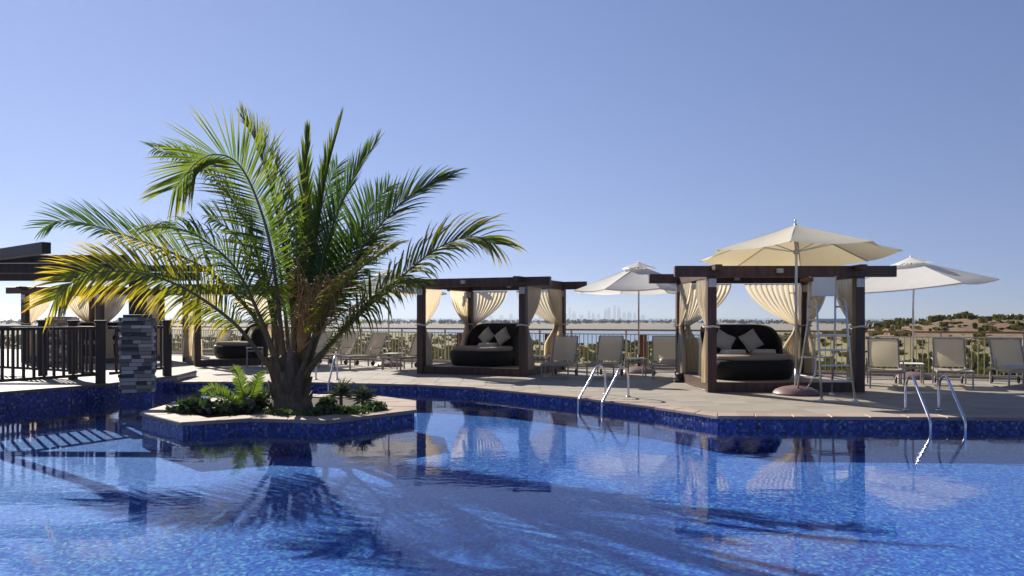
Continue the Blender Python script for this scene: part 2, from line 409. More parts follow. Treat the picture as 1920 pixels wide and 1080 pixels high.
# land, lagoon, sea
def inpoly(x, y, P):
    c = False; j = len(P) - 1
    for i in range(len(P)):
        if (P[i][1] > y) != (P[j][1] > y) and x < (P[j][0] - P[i][0]) * (y - P[i][1]) / (P[j][1] - P[i][1]) + P[i][0]: c = not c
        j = i
    return c
def pdist(x, y, P):
    best = 1e9
    for i in range(len(P)):
        ax, ay = P[i - 1]; bx, by = P[i]; dx, dy = bx - ax, by - ay
        t = max(0, min(1, ((x - ax) * dx + (y - ay) * dy) / (dx * dx + dy * dy)))
        best = min(best, math.hypot(x - ax - t * dx, y - ay - t * dy))
    return best
LAG = [(-150, 520), (-88, 460), (-40, 385), (-14, 290), (2, 225), (10, 200), (22, 192), (31, 205), (44, 232), (66, 250), (92, 300), (115, 410), (60, 432), (-20, 446), (-90, 520)]
GZ = -4.9
def ground_z(x, y):
    z = GZ + .35 * noise.noise(Vector((x * .03, y * .03, 0))) + .12 * noise.noise(Vector((x * .11, y * .11, 3)))
    if y > 150 and -200 < x < 160 and y < 560:
        d = pdist(x, y, LAG); d = d if inpoly(x, y, LAG) else -d
        z = lerp(z, -6.0, smooth(-3, 10, d))
    if y > 1350: z = lerp(z, -7, smooth(1350, 1550, y))
    h = 6.3 * smooth(43, 74, x + 4 * noise.noise(Vector((y * .04, 2, 1)))) * math.exp(-((y - 128) / 46) ** 2)
    h *= 1 + .1 * noise.noise(Vector((x * .06, y * .06, 9)))
    if h > .05: h += .4 * noise.noise(Vector((x * .25, y * .25, 4))) * min(1, h)
    return z + h
mb = MB(); rows, cols = 150, 190
ys = [17.0 * (1600 / 17.0) ** (i / (rows - 1)) for i in range(rows)]
vs = []
for y in ys:
    for k in range(cols):
        x = (-1.25 + 2.5 * k / (cols - 1)) * (y + 25); vs.append((x, y, ground_z(x, y)))
mb.add(vs, [(i * cols + k, i * cols + k + 1, (i + 1) * cols + k + 1, (i + 1) * cols + k) for i in range(rows - 1) for k in range(cols - 1)])
m, t, b, _o = new_mat('coastal_ground')
p = N(t, 'NewGeometry').outputs['Position']
f1 = nz(t, p, .035, 6, .6); f2 = nz(t, p, .35, 5, .65)
c1 = ramp(t, f1, [(.35, (.1, .1, .03)), (.5, (.15, .135, .045)), (.62, (.18, .15, .06))])
c2 = ramp(t, f2, [(.3, (.09, .09, .028)), (.7, (.17, .145, .062))])
mx = N(t, 'Mix', data_type='RGBA'); mx.inputs[0].default_value = .45; t.links.new(c1, mx.inputs[6]); t.links.new(c2, mx.inputs[7])
sx = N(t, 'SeparateXYZ'); t.links.new(p, sx.inputs[0])
mr = N(t, 'MapRange'); mr.inputs[1].default_value = -3.6; mr.inputs[2].default_value = -.2; t.links.new(sx.outputs[2], mr.inputs[0])
m2 = N(t, 'Mix', data_type='RGBA'); t.links.new(mr.outputs[0], m2.inputs[0]); t.links.new(mx.outputs[2], m2.inputs[6])
t.links.new(ramp(t, f2, [(.3, (.1, .055, .03)), (.55, (.15, .09, .05)), (.75, (.19, .135, .08))]), m2.inputs[7])
sd = N(t, 'MapRange'); sd.inputs[1].default_value = 395; sd.inputs[2].default_value = 440; t.links.new(sx.outputs[1], sd.inputs[0])
m3 = N(t, 'Mix', data_type='RGBA'); t.links.new(sd.outputs[0], m3.inputs[0]); t.links.new(m2.outputs[2], m3.inputs[6])
t.links.new(ramp(t, nz(t, p, .012, 4), [(.3, (.16, .135, .105)), (.7, (.2, .175, .14))]), m3.inputs[7])
t.links.new(m3.outputs[2], b.inputs['Base Color']); b.inputs['Roughness'].default_value = .95
bump(t, b, f2, .6, .4)
o = mb.build('coastal_terrain', m, smooth_=True); tag(o, kind='structure')
o = MB(); o.add([(-40000, 60, -5.2), (40000, 60, -5.2), (40000, 40000, -5.2), (-40000, 40000, -5.2)], [(0, 1, 2, 3)]); o = o.build('sea', M['sea']); tag(o, kind='structure')
fs_ = MB()
pts = [(-14000 + i * 400, 11200) for i in range(71)]
for i in range(70):
    h0 = 8 + 14 * abs(noise.noise(Vector((i * .3, 0, 0)))); h1 = 8 + 14 * abs(noise.noise(Vector(((i + 1) * .3, 0, 0))))
    a, b_ = pts[i], pts[i + 1]
    fs_.add([(a[0], a[1], -6), (b_[0], b_[1], -6), (b_[0], b_[1] + 150, h1), (a[0], a[1] + 150, h0), (b_[0], b_[1] + 800, -6), (a[0], a[1] + 800, -6)], [(0, 1, 2, 3), (3, 2, 4, 5)])
M['far_land'] = simple('far_land', (.12, .13, .1), (.08, .09, .07), .01, .95, obj=False)
o = fs_.build('far_shore', M['far_land']); tag(o, kind='structure')

# ------------------------------------------------------------------ palm tree
def catmull(P, n):
    P = [P[0] * 2 - P[1]] + P + [P[-1] * 2 - P[-2]]; out = []
    segs = len(P) - 3
    for i in range(n + 1):
        u = i / n * segs; k = min(int(u), segs - 1); t_ = u - k
        a, b, c, d = P[k:k + 4]
        out.append(.5 * (2 * b + (c - a) * t_ + (2 * a - 5 * b + 4 * c - d) * t_ * t_ + (3 * b - a - 3 * c + d) * t_ ** 3))
    # equal steps
    L = [0]
    for i in range(n): L.append(L[-1] + (out[i + 1] - out[i]).length)
    res = []; j = 0
    for i in range(n + 1):
        s = L[-1] * i / n
        while j < n - 1 and L[j + 1] < s: j += 1
        res.append(lerp(out[j], out[j + 1], (s - L[j]) / max(1e-6, L[j + 1] - L[j])))
    return res
def frond(parent, P, leaf=.85, twist=0.0, droop=.35, vee=20, yel=.1, yeltip=.25, n=72, t0=.26, r0=.06, wid=.032, ang0=72, ang1=28, tip=.4, mat_='palm', name='frond', curl=0.0, rmat='rachis', droop0=None):
    if mat_ == 'palm': n = int(n * 1.45); wid *= .84
    pts = catmull([Vector(p) for p in P], n)
    mb = MB()
    T = [(pts[min(i + 1, n)] - pts[max(i - 1, 0)]).normalized() for i in range(n + 1)]
    h = (pts[-1] - pts[0]); h.z = 0
    S = h.cross(Vector((0, 0, 1))) if h.length > .3 else Vector((1, 0, 0))
    S = (S - T[0] * S.dot(T[0])).normalized()
    for i in range(n + 1):
        S = (S - T[i] * S.dot(T[i])).normalized()
        if i < n * t0: continue
        u = (i / n - t0) / (1 - t0)
        tw = R(twist + curl * u); Ss = S * math.cos(tw) + T[i].cross(S) * math.sin(tw)
        Nn = Ss.cross(T[i]).normalized()
        if Nn.z < 0 and abs(twist) < 45: Nn = -Nn
        prof = min(1, .45 + u * 3.2) * (1 if u < .55 else lerp(1, tip, ((u - .55) / .45) ** 1.3))
        for sg in (-1, 1):
            if random.random() < .03: continue
            a = R(lerp(ang0, ang1, u ** 1.2) + random.uniform(-6, 6)); v = R(vee + random.uniform(-9, 9))
            d = T[i] * math.cos(a) + (Ss * (sg * math.cos(v)) + Nn * math.sin(v)) * math.sin(a)
            L = leaf * prof * random.uniform(.86, 1.08); K = 5
            W = (T[i] - d * T[i].dot(d)).normalized()
            W = (Matrix.Rotation(R(random.uniform(-38, 38)), 3, d) @ W)
            p_ = pts[i] + d * .008; row = []; dd = d.copy()
            dr = (droop if droop0 is None else lerp(droop0, droop, min(1, u * 1.6))) * random.uniform(.7, 1.35)
            for k in range(K + 1):
                s_ = k / K
                ww = wid * (.55 + .45 * min(1, s_ * 5)) * (1 if s_ < .45 else max(.0, 1 - ((s_ - .45) / .55) ** 1.4)) / 2 * (.7 + .3 * prof)
                row.append((p_ - W * ww, p_ + W * ww, s_))
                p_ = p_ + dd * (L / K); dd = (dd + Vector((0, 0, -1)) * dr * (.25 + s_) * .55).normalized()
            b0 = len(mb.v)
            for (q0, q1, s_) in row:
                tone = yel + yeltip * (s_ ** 1.5) * (.4 + .6 * u) + random.uniform(-.03, .03)
                mb.v += [tuple(q0), tuple(q1)]; mb.c += [tone, tone]
            mb.f += [(b0 + 2 * k, b0 + 2 * k + 1, b0 + 2 * k + 3, b0 + 2 * k + 2) for k in range(K)]
    f = mb.build(name, M[mat_], parent, colname='tone')
    rb = MB().tube(pts[::3] + ([pts[-1]] if n % 3 else []), [lerp(r0, .006, min(1, (i * 3 / n)) ** .55) for i in range(len(pts[::3]) + (1 if n % 3 else 0))], 6)
    rb.build('midrib', M[rmat], f, smooth_=True)
    return f

PY = 13.3
PB = Vector(((545 - 960) * PY / F, PY, 0.0))
palm = empty('palm_tree', PB); tag(palm, 'broad young palm with arching fronds growing from the pool island', 'palm')
def pf(pts, dy0=0.0, dy1=0.0, **kw):
    k = len(pts); P = []
    for i, (x, y) in enumerate(pts):
        s_ = i / (k - 1)
        if i == 0: x, y = 547 + (x - 547) * 1.15, 712
        P.append(at(x, y, PY + lerp(dy0, dy1, s_ ** 1.2)) - PB)
    return frond(palm, P, **kw)
tk = MB().lathe([(.38, -.05), (.34, .06), (.29, .18), (.265, .34), (.26, .5), (.255, .66), (.22, .8), (.11, .95)], 26, wob=.16)
tko = tk.build('trunk', M['trunk'], palm, smooth_=True)
# old leaf bases clasping the trunk
for i in range(17):
    a = i * 2.399 + .4; z = .06 + i * .038; r = .29 - .05 * i / 17
    b0 = Vector((math.cos(a) * r, math.sin(a) * r, z))
    out = Vector((math.cos(a), math.sin(a), 0))
    L = .22 + .012 * i
    MB().tube([b0 - out * .1 - Vector((0, 0, .16)), b0, b0 + out * (.04 + .003 * i) + Vector((0, 0, L * .6)), b0 + out * (.07 + .006 * i) + Vector((0, 0, L))], [.1, .09, .06, .03], 7, flat=.5).build('leaf_base', M['trunk'], palm, smooth_=True)
pf([(552, 735), (550, 600), (524, 420), (486, 278), (454, 218)], .05, .5, leaf=.8, twist=62, droop=.12, vee=24, yel=.3, yeltip=.3, ang0=55, ang1=20, n=100)                     # tallest, up
pf([(538, 735), (524, 590), (507, 460), (479, 367), (449, 310), (414, 290), (374, 300), (326, 354)], -.1, -.7, leaf=1.05, twist=66, droop=.16, vee=8, yel=.3, yeltip=.35, n=120, tip=.6)  # big arching left
pf([(532, 735), (508, 580), (470, 440), (412, 345), (350, 300), (290, 280)], .2, 1.3, leaf=.8, twist=40, droop=.45, vee=10, yel=.1, yeltip=.2, n=96)
pf([(530, 738), (488, 610), (400, 515), (308, 468), (190, 427), (120, 413), (84, 426)], .1, .6, leaf=.86, twist=38, droop=.22, vee=16, yel=.06, yeltip=.14, n=104, tip=.55, ang0=60, ang1=24)
pf([(532, 735), (502, 630), (446, 510), (380, 448), (330, 428), (282, 426)], -.2, -1.4, leaf=1.05, twist=8, droop=.9, vee=8, yel=.26, yeltip=.5, n=100, tip=.5)
pf([(534, 738), (500, 682), (440, 607), (350, 543), (272, 514), (205, 509), (145, 524), (102, 562)], -.15, -.9, leaf=.9, droop0=1.1, twist=54, droop=.3, vee=6, yel=.5, yeltip=.55, n=124, tip=.62, ang0=64, ang1=30, wid=.032)
pf([(556, 735), (566, 580), (572, 430), (570, 330), (577, 248)], .1, .2, leaf=.6, twist=30, droop=.05, vee=35, yel=.24, yeltip=.2, ang0=22, ang1=8, n=64, t0=.42, wid=.045)
pf([(560, 735), (580, 560), (600, 400), (616, 310), (638, 228)], .0, -.2, leaf=.65, twist=50, droop=.05, vee=35, yel=.26, yeltip=.2, ang0=24, ang1=8, n=64, t0=.38, wid=.045)
pf([(563, 735), (588, 580), (622, 430), (662, 335), (706, 266)], -.1, -.5, leaf=.7, twist=58, droop=.12, vee=22, yel=.12, yeltip=.3, ang0=48, ang1=18, n=96)
pf([(567, 738), (608, 600), (672, 475), (745, 388), (795, 350), (842, 330)], .0, .3, leaf=.95, twist=42, droop=.36, vee=12, yel=.1, yeltip=.2, n=104, ang1=14)
pf([(562, 738), (598, 668), (690, 575), (800, 480), (855, 450), (895, 444), (928, 458)], -.15, -.8, leaf=1.0, droop0=1.1, twist=38, droop=.7, vee=14, yel=.4, yeltip=.42, n=84, wid=.044, tip=.6)
pf([(566, 735), (602, 610), (650, 490), (690, 400), (728, 350)], .3, 1.4, leaf=.85, twist=50, droop=.24, vee=16, yel=.08, yeltip=.15, n=90)
pf([(564, 740), (602, 668), (664, 595), (726, 540), (790, 530)], .1, -1.2, leaf=.8, twist=22, droop=.85, vee=8, yel=.35, yeltip=.4, n=74)
pf([(545, 735), (535, 590), (520, 470), (508, 415), (500, 392)], .4, 2.6, leaf=.85, twist=60, droop=.3, vee=14, yel=.08, yeltip=.15, n=80)
pf([(548, 735), (552, 590), (556, 460), (548, 385), (530, 340)], .3, 1.6, leaf=.85, twist=70, droop=.2, vee=16, yel=.08, yeltip=.15, n=84)
pf([(538, 735), (515, 600), (478, 500), (436, 436), (390, 405)], .0, 1.0, leaf=.9, twist=55, droop=.35, vee=14, yel=.08, yeltip=.2, n=90)
pf([(562, 740), (592, 620), (640, 540), (690, 492), (738, 466)], -.1, -1.8, leaf=.8, twist=35, droop=.5, vee=14, yel=.55, yeltip=.35, n=66)
pf([(555, 735), (562, 590), (590, 440), (612, 360), (632, 312)], .3, .9, leaf=.75, twist=60, droop=.15, vee=20, yel=.06, yeltip=.15, n=84)
pf([(560, 735), (580, 610), (622, 520), (660, 470), (700, 440)], .3, 1.0, leaf=.85, twist=45, droop=.4, vee=12, yel=.06, yeltip=.2, n=80)
# dry flower stalks
for i in range(8):
    tx = 556 + i * 18; ty = 465 + random.uniform(-10, 60) + i * 7
    P = [at(560, 660, PY - .2) - PB, at(lerp(565, tx, .5), lerp(660, ty, .6), PY - .35) - PB, at(tx, ty, PY - .5 - .08 * i) - PB]
    st = catmull(P, 12); mb = MB().tube(st, [lerp(.022, .006, k / 12) for k in range(13)], 5)
    for k in range(5, 13):
        for q in range(4):
            d = Vector((random.uniform(-1, 1), random.uniform(-1, .6), random.uniform(-.9, .6))).normalized()
            L = random.uniform(.2, .45)
            mb.tube([st[k], st[k] + d * L * .5, st[k] + d * L + Vector((0, 0, -.14))], [.007, .006, .003], 4)
    mb.build('flower_stalk', M['dry'], palm)

# ------------------------------------------------------------------ planter island
isl = [(-5.92, 12.75), (-4.75, 11.5), (-3.93, 11.98), (-2.73, 11.72), (-1.6, 13.05), (-1.78, 14.5), (-2.8, 15.6), (-4.3, 15.75), (-5.4, 15.3), (-6.0, 14.3)]
cx = sum(p[0] for p in isl) / len(isl); cy = sum(p[1] for p in isl) / len(isl)
def shrink(P, d):
    out = []
    for x, y in P:
        v = Vector((cx - x, cy - y)); out.append((x + v.x / v.length * d, y + v.y / v.length * d))
    return out
island = empty('planter_island', (0, 0, 0)); tag(island, 'many-sided planter island in the pool with pink stone rim', 'planter')
MB().prism(isl, FLOOR - .1, -.05).build('tiled_wall', M['mosaic_wall'], island)
iin = shrink(isl, .52)
MB().prism(iin, -.05, -.02).build('soil_bed', M['soil'], island)
strip_pieces(shrink(isl, -.04), iin, .55, -.049, .004, M['coping'], island, 'rim_stone', close=True)

# ------------------------------------------------------------------ island planting
def leaf_cloud(mb, c, rad, n, size, tone=(0, 1), up=.3):
    for i in range(n):
        a = random.uniform(0, 6.283); r = math.sqrt(random.random()); z = random.random()
        k = math.sqrt(max(0, 1 - z * z)) ** .7
        p = Vector((c[0] + math.cos(a) * r * rad[0] * k, c[1] + math.sin(a) * r * rad[1] * k, c[2] + z * rad[2]))
        d = Vector((random.uniform(-1, 1), random.uniform(-1, 1), random.uniform(-.3, 1) + up)).normalized()
        s_ = d.cross(Vector((random.uniform(-1, 1), random.uniform(-1, 1), .3))).normalized()
        L = size * random.uniform(.6, 1.3); wd = L * .26
        tn = lerp(tone[0], tone[1], random.random() ** 1.5)
        mb.add([p, p + d * L * .5 + s_ * wd, p + d * L, p + d * L * .5 - s_ * wd], [(0, 1, 2, 3)], tn)
def shrub(name, label, cat, loc, rad, n, size, tone, group=None, mat_='shrub', flowers=0):
    root = empty(name, loc); tag(root, label, cat, group)
    mb = MB(); 
    for q in range(5):
        ox, oy = random.uniform(-.5, .5) * rad[0], random.uniform(-.5, .5) * rad[1]
        leaf_cloud(mb, (ox, oy, 0), (rad[0] * .62, rad[1] * .62, rad[2] * random.uniform(.65, 1.05)), n // 5, size, tone)
    mb.build('foliage', M[mat_], root, colname='tone')
    st = MB()
    for q in range(7):
        a = random.uniform(0, 6.28); st.tube([(0, 0, -.02), (math.cos(a) * rad[0] * .3, math.sin(a) * rad[1] * .3, rad[2] * .4), (math.cos(a) * rad[0] * .6, math.sin(a) * rad[1] * .6, rad[2] * .75)], [.012, .008, .004], 4)
    st.build('stem', M['rachis'], root)
    for q in range(flowers):
        a = random.uniform(0, 6.28); r = random.uniform(.2, .85); fl = MB()
        for k in range(5):
            b_ = k * 1.2566; d = Vector((math.cos(b_), math.sin(b_), .25)); s_ = Vector((-math.sin(b_), math.cos(b_), 0))
            fl.add([(0, 0, 0), d * .02 + s_ * .012, d * .04, d * .02 - s_ * .012], [(0, 1, 2, 3)])
        fl.build('flower', M['flower'], root, loc=(math.cos(a) * rad[0] * r, math.sin(a) * rad[1] * r * .9 - .05, rad[2] * random.uniform(.75, 1.0)))
    return root
shrub('low_shrub', 'dark low shrub at the left end of the pool island', 'shrub', (-5.05, 12.75, -.02), (.46, .36, .17), 800, .12, (0, .6), flowers=5)
shrub('low_shrub', 'dark low shrub in front of the cycad on the island', 'shrub', (-4.42, 12.55, -.02), (.38, .26, .14), 600, .11, (0, .45), flowers=6)
shrub('low_shrub', 'dark leafy shrub tucked against the left of the palm trunk', 'shrub', (-4.35, 13.35, -.02), (.3, .28, .3), 600, .12, (0, .6), flowers=8)
shrub('low_shrub', 'small dark shrub right of the palm trunk behind green mats', 'shrub', (-3.05, 13.25, -.02), (.26, .24, .16), 400, .1, (0, .5))
shrub('green_mat_plant', 'bright green creeping mat beside the palm trunk', 'shrub', (-3.5, 12.45, -.02), (.5, .22, .07), 1500, .055, (.6, 1.1))
shrub('green_mat_plant', 'darker green creeping mat near the right end of the island', 'shrub', (-2.78, 12.7, -.02), (.6, .34, .1), 1500, .06, (.25, .9))
shrub('low_shrub', 'mixed low plant at the right corner of the island bed', 'shrub', (-2.3, 13.05, -.02), (.28, .3, .13), 500, .08, (.2, .8), flowers=3)
def spiky(label, loc, h, n):
    root = empty('spiky_plant', loc); tag(root, label, 'plant', 'spiky plants on the island')
    MB().tube([(0, 0, -.03), (0, 0, h * .45)], [.035, .025], 7).build('stem', M['rachis'], root)
    mb = MB()
    for i in range(n):
        a = i * 2.399; el = R(random.uniform(-5, 85)); d = Vector((math.cos(a) * math.cos(el), math.sin(a) * math.cos(el), math.sin(el)))
        s_ = Vector((-math.sin(a), math.cos(a), 0)); p = Vector((0, 0, h * random.uniform(.2, .5))); L = h * random.uniform(.4, .62)
        e = p + d * L + Vector((0, 0, -L * .18)); m_ = p + d * L * .55; tn = random.random()
        mb.add([p - s_ * .006, p + s_ * .006, m_ + s_ * .007, e, m_ - s_ * .007], [(0, 1, 2, 3, 4)], tn)
    mb.build('foliage', M['spiky'], root, colname='tone')
spiky('spiky rosette plant nearer the palm trunk on the island', (-2.95, 13.75, -.02), .56, 110)
spiky('spiky rosette plant nearest the right end of the island', (-2.5, 13.35, -.02), .52, 110)
cyc = empty('cycad', (-4.35, 13.1, -.02)); tag(cyc, 'light green cycad with stiff feathery leaves left of palm trunk', 'cycad')
MB().lathe([(.1, -.02), (.13, .08), (.1, .18), (.04, .22)], 12, wob=.3).build('stem', M['trunk'], cyc)
def cf(tip, h, L=.16, tw=0, yel=.5, sag=0.0):
    T_ = Vector(tip); P = [Vector((0, 0, .12)), T_ * .35 + Vector((0, 0, h * .45)), T_ * .75 + Vector((0, 0, h * .9)), T_ + Vector((0, 0, h - sag))]
    frond(cyc, P, leaf=L, twist=tw, droop=.1, vee=22, yel=yel, yeltip=.3, n=44, t0=.15, r0=.012, wid=.018, ang0=70, ang1=45, tip=.5, mat_='cycad')
cf((.28, -.1, 0), .66, .16, 55, .6); cf((-.65, -.2, 0), .42, .17, 45, .6, .1); cf((-.45, -.45, 0), .34, .16, 30, .4, .1); cf((-.95, .1, 0), .3, .15, 40, .25, .1)
cf((.1, .5, 0), .6, .16, 0, .3); cf((-.3, .45, 0), .55, .16, 10, .4); cf((.5, .2, 0), .4, .15, 20, .3, .05); cf((.15, -.5, 0), .28, .15, 10, .2, .12); cf((-.2, -.1, 0), .7, .16, 40, .6)

# ------------------------------------------------------------------ wooden walkway railing, stone columns, pergola
def wood_fence(name, label, pts, posts, z0=.152, H=1.2, step=.19, skip_last=False):
    root = empty(name, (pts[0][0], pts[0][1], z0)); tag(root, label, 'railing')
    O = Vector((pts[0][0], pts[0][1], 0))
    for a, b_ in zip(pts[:-1], pts[1:]):
        a = Vector((*a, 0)) - O; b_ = Vector((*b_, 0)) - O; L = (b_ - a).length; d = (b_ - a) / L
        MB().bar(a + Vector((0, 0, H - .05)), b_ + Vector((0, 0, H - .05)), .11, .06).build('top_rail', M['wood_dark'], root)
        MB().bar(a + Vector((0, 0, .19)), b_ + Vector((0, 0, .19)), .06, .06).build('bottom_rail', M['wood_dark'], root)
        k = int(L / step); rz = math.atan2(d.y, d.x)
        for i in range(1, k):
            p = a + d * (L * i / k)
            MB().box((0, 0, 0), (.048, .035, H - .24), rz).build('baluster', M['wood_dark'], root, loc=(p.x, p.y, .16 + (H - .24) / 2))
    for (x, y) in posts:
        pr = MB().bbox((0, 0, .63), (.19, .19, 1.26), .012).build('post', M['wood_dark'], root, loc=(x - O.x, y - O.y, 0), rz=.5)
        MB().bbox((0, 0, 1.285), (.235, .235, .05), .012).build('cap', M['wood_dark'], pr)
    return root
wood_fence('wooden_railing', 'dark wooden railing along the pool edge of the walkway', [(-8.55, 16.55), (-11.9, 10.6)], [(-8.55, 16.55), (-10.3, 13.45)])
wood_fence('wooden_railing', 'dark wooden railing running back behind the front railing', [(-8.8, 16.75), (-9.7, 17.6), (-10.75, 18.25), (-14.5, 20.2)], [(-9.7, 17.6), (-10.75, 18.25), (-12.7, 19.3)])
wood_fence('wooden_railing', 'short dark wooden railing behind the near stone column', [(-8.45, 16.75), (-8.12, 18.7)], [(-8.12, 18.75)])

unit = {}
def stone_mesh(k, c1, c2):
    m = simple('ledge_stone_%d' % k, (c1[0] * 1.12, c1[1], c1[2] * .86), (c2[0] * 1.12, c2[1], c2[2] * .86), 14, .85, bmp=.5, bdist=.01)
    me = MB().bbox((0, 0, 0), (1, 1, 1), .05).mesh('stone', m); return me
stones = [stone_mesh(0, (.6, .57, .53), (.42, .4, .38)), stone_mesh(1, (.24, .23, .22), (.16, .155, .15)), stone_mesh(2, (.09, .095, .1), (.06, .06, .065)), stone_mesh(3, (.42, .37, .3), (.3, .26, .21)), stone_mesh(4, (.72, .69, .64), (.55, .53, .5))]
def column(label, loc, w_, z_stone, z_top, rz, basetile=True):
    root = empty('stone_column', (loc[0], loc[1], z_stone)); root.rotation_euler.z = rz; tag(root, label, 'column')
    MB().box((0, 0, (z_top - z_stone) / 2), (w_ - .04, w_ - .04, z_top - z_stone - .01)).build('core', stones[2].materials[0], root)
    if basetile: MB().box((0, 0, -.45), (w_ + .02, w_ + .02, .898)).build('tiled_base', M['mosaic_wall'], root)
    rows_ = int((z_top - z_stone) / .076)
    for r in range(rows_):
        z = (r + .5) * .076
        for f in range(4):
            x = -w_ / 2
            while x < w_ / 2 - .02:
                L = min(random.uniform(.13, .32), w_ / 2 - x)
                if w_ / 2 - x - L < .08: L = w_ / 2 - x
                dpt = random.uniform(.055, .085)
                o = bpy.data.objects.new('stone', random.choice(stones)); link(o); o.parent = root
                c = Vector((x + L / 2, -w_ / 2 - .012 + random.uniform(-.022, .012), z)); 
                q = Matrix.Rotation(f * math.pi / 2, 3, 'Z')
                o.location = q @ c; o.rotation_euler = (random.uniform(-.06, .06), random.uniform(-.012, .012), f * math.pi / 2 + random.uniform(-.05, .05)); o.scale = (L - .006, dpt, random.uniform(.062, .074))
                x += L
    return root
column('near ledge-stone column standing in the pool beside the walkway', (-7.68, 16.35), .55, .0, 1.58, .36)
column('far ledge-stone column glimpsed between the walkway balusters', (-12.75, 22.6), .62, 0, 1.55, .2, False)
pg = empty('pergola', (-7.68, 16.35, 1.58)); tag(pg, 'dark timber pergola over the walkway at the left edge', 'pergola')
O = Vector((-7.68, 16.35, 1.58))
def pbeam(name, a, b_, wd=.14, ht=.2): MB().bar(Vector(a) - O, Vector(b_) - O, wd, ht).build(name, M['wood_dark'], pg)
MB().bbox((0, 0, .43), (.26, .26, .86), .012).build('post', M['wood_dark'], pg)
MB().bbox((-5.3, .1, .43), (.26, .26, .86), .012).build('post', M['wood_dark'], pg)
pbeam('beam', (-7.55, 16.35, 2.53), (-15, 16.55, 2.53), .16, .2)
pbeam('beam', (-7.7, 19.6, 2.53), (-15, 19.8, 2.53), .16, .2)
pbeam('beam', (-8.1, 16.75, 2.75), (-15, 16.95, 2.75), .14, .16)
pbeam('beam', (-7.7, 19.95, 2.75), (-15, 20.1, 2.75), .14, .16)
for k in range(3):
    a = Vector((-8.3 - 2.6 * k, 14.2, 2.76)); pbeam('cross_beam', a, a + Vector((-5.4, 4.5, .0)), .15, .2)

# ------------------------------------------------------------------ cabanas
CW = 3.0
def curtain(parent_loc, rz, A, B, zt, zb, label, post_off):
    """A: post end of the top edge, B: outer end (local to the cabana)"""
    root = empty('curtain', parent_loc, rz); tag(root, label, 'curtain')
    A, B = Vector(A), Vector(B); e = (B - A); W = e.length; e.normalize(); nrm = Vector((-e.y, e.x, 0)); ztie = 1.33
    nu, nv = 66, 30; vs = []; ph = random.uniform(0, 6); nf = random.choice([8, 9, 10, 11])
    for j in range(nv + 1):
        v = j / nv; z = lerp(zt, zb, v); st = (zt - ztie) / (zt - zb)
        if v < st:
            s_ = v / st; wd = .11 + (W - .11) * (1 - s_ ** 1.6); amp = .012 + .03 * min(1, s_ * 2.5) * (1 - s_ * .55)
        else:
            s_ = (v - st) / (1 - st); wd = .11 + .36 * smooth(0, .55, s_) ; amp = lerp(.03, .075, s_)
        for i in range(nu + 1):
            u = i / nu
            ff = math.sin(u * nf * 6.283 + ph + .8 * math.sin(v * 3 + u * 2)) + .4 * math.sin(u * nf * 14 + v * 4)
            uu = u + .012 * math.cos(u * nf * 6.283 + ph)
            sag = 0
            if v < st: sag = -.05 * math.sin(math.pi * s_) * u
            p = A + e * (wd * uu - (.0 if v < st else .06 * smooth(0, .5, s_))) + nrm * (amp * ff); p.z = z + sag
            vs.append(p)
    mb = MB(); mb.add(vs, [(j * (nu + 1) + i, j * (nu + 1) + i + 1, (j + 1) * (nu + 1) + i + 1, (j + 1) * (nu + 1) + i) for j in range(nv) for i in range(nu)])
    mb.build('cloth', M['curtain'], root, smooth_=True)
    tb = MB(); c = A + e * .02; c.z = ztie; pc = Vector((post_off[0], post_off[1], ztie))
    ring = [pc + Vector((math.cos(a) * .165 , math.sin(a) * .165, .012 * math.sin(3 * a))) for a in [k * 6.283 / 16 for k in range(17)]]
    tb.tube(ring, .014, 6, cap=False, flat=1.5)
    tb.build('tie', M['towel'], root, smooth_=True)
    return root
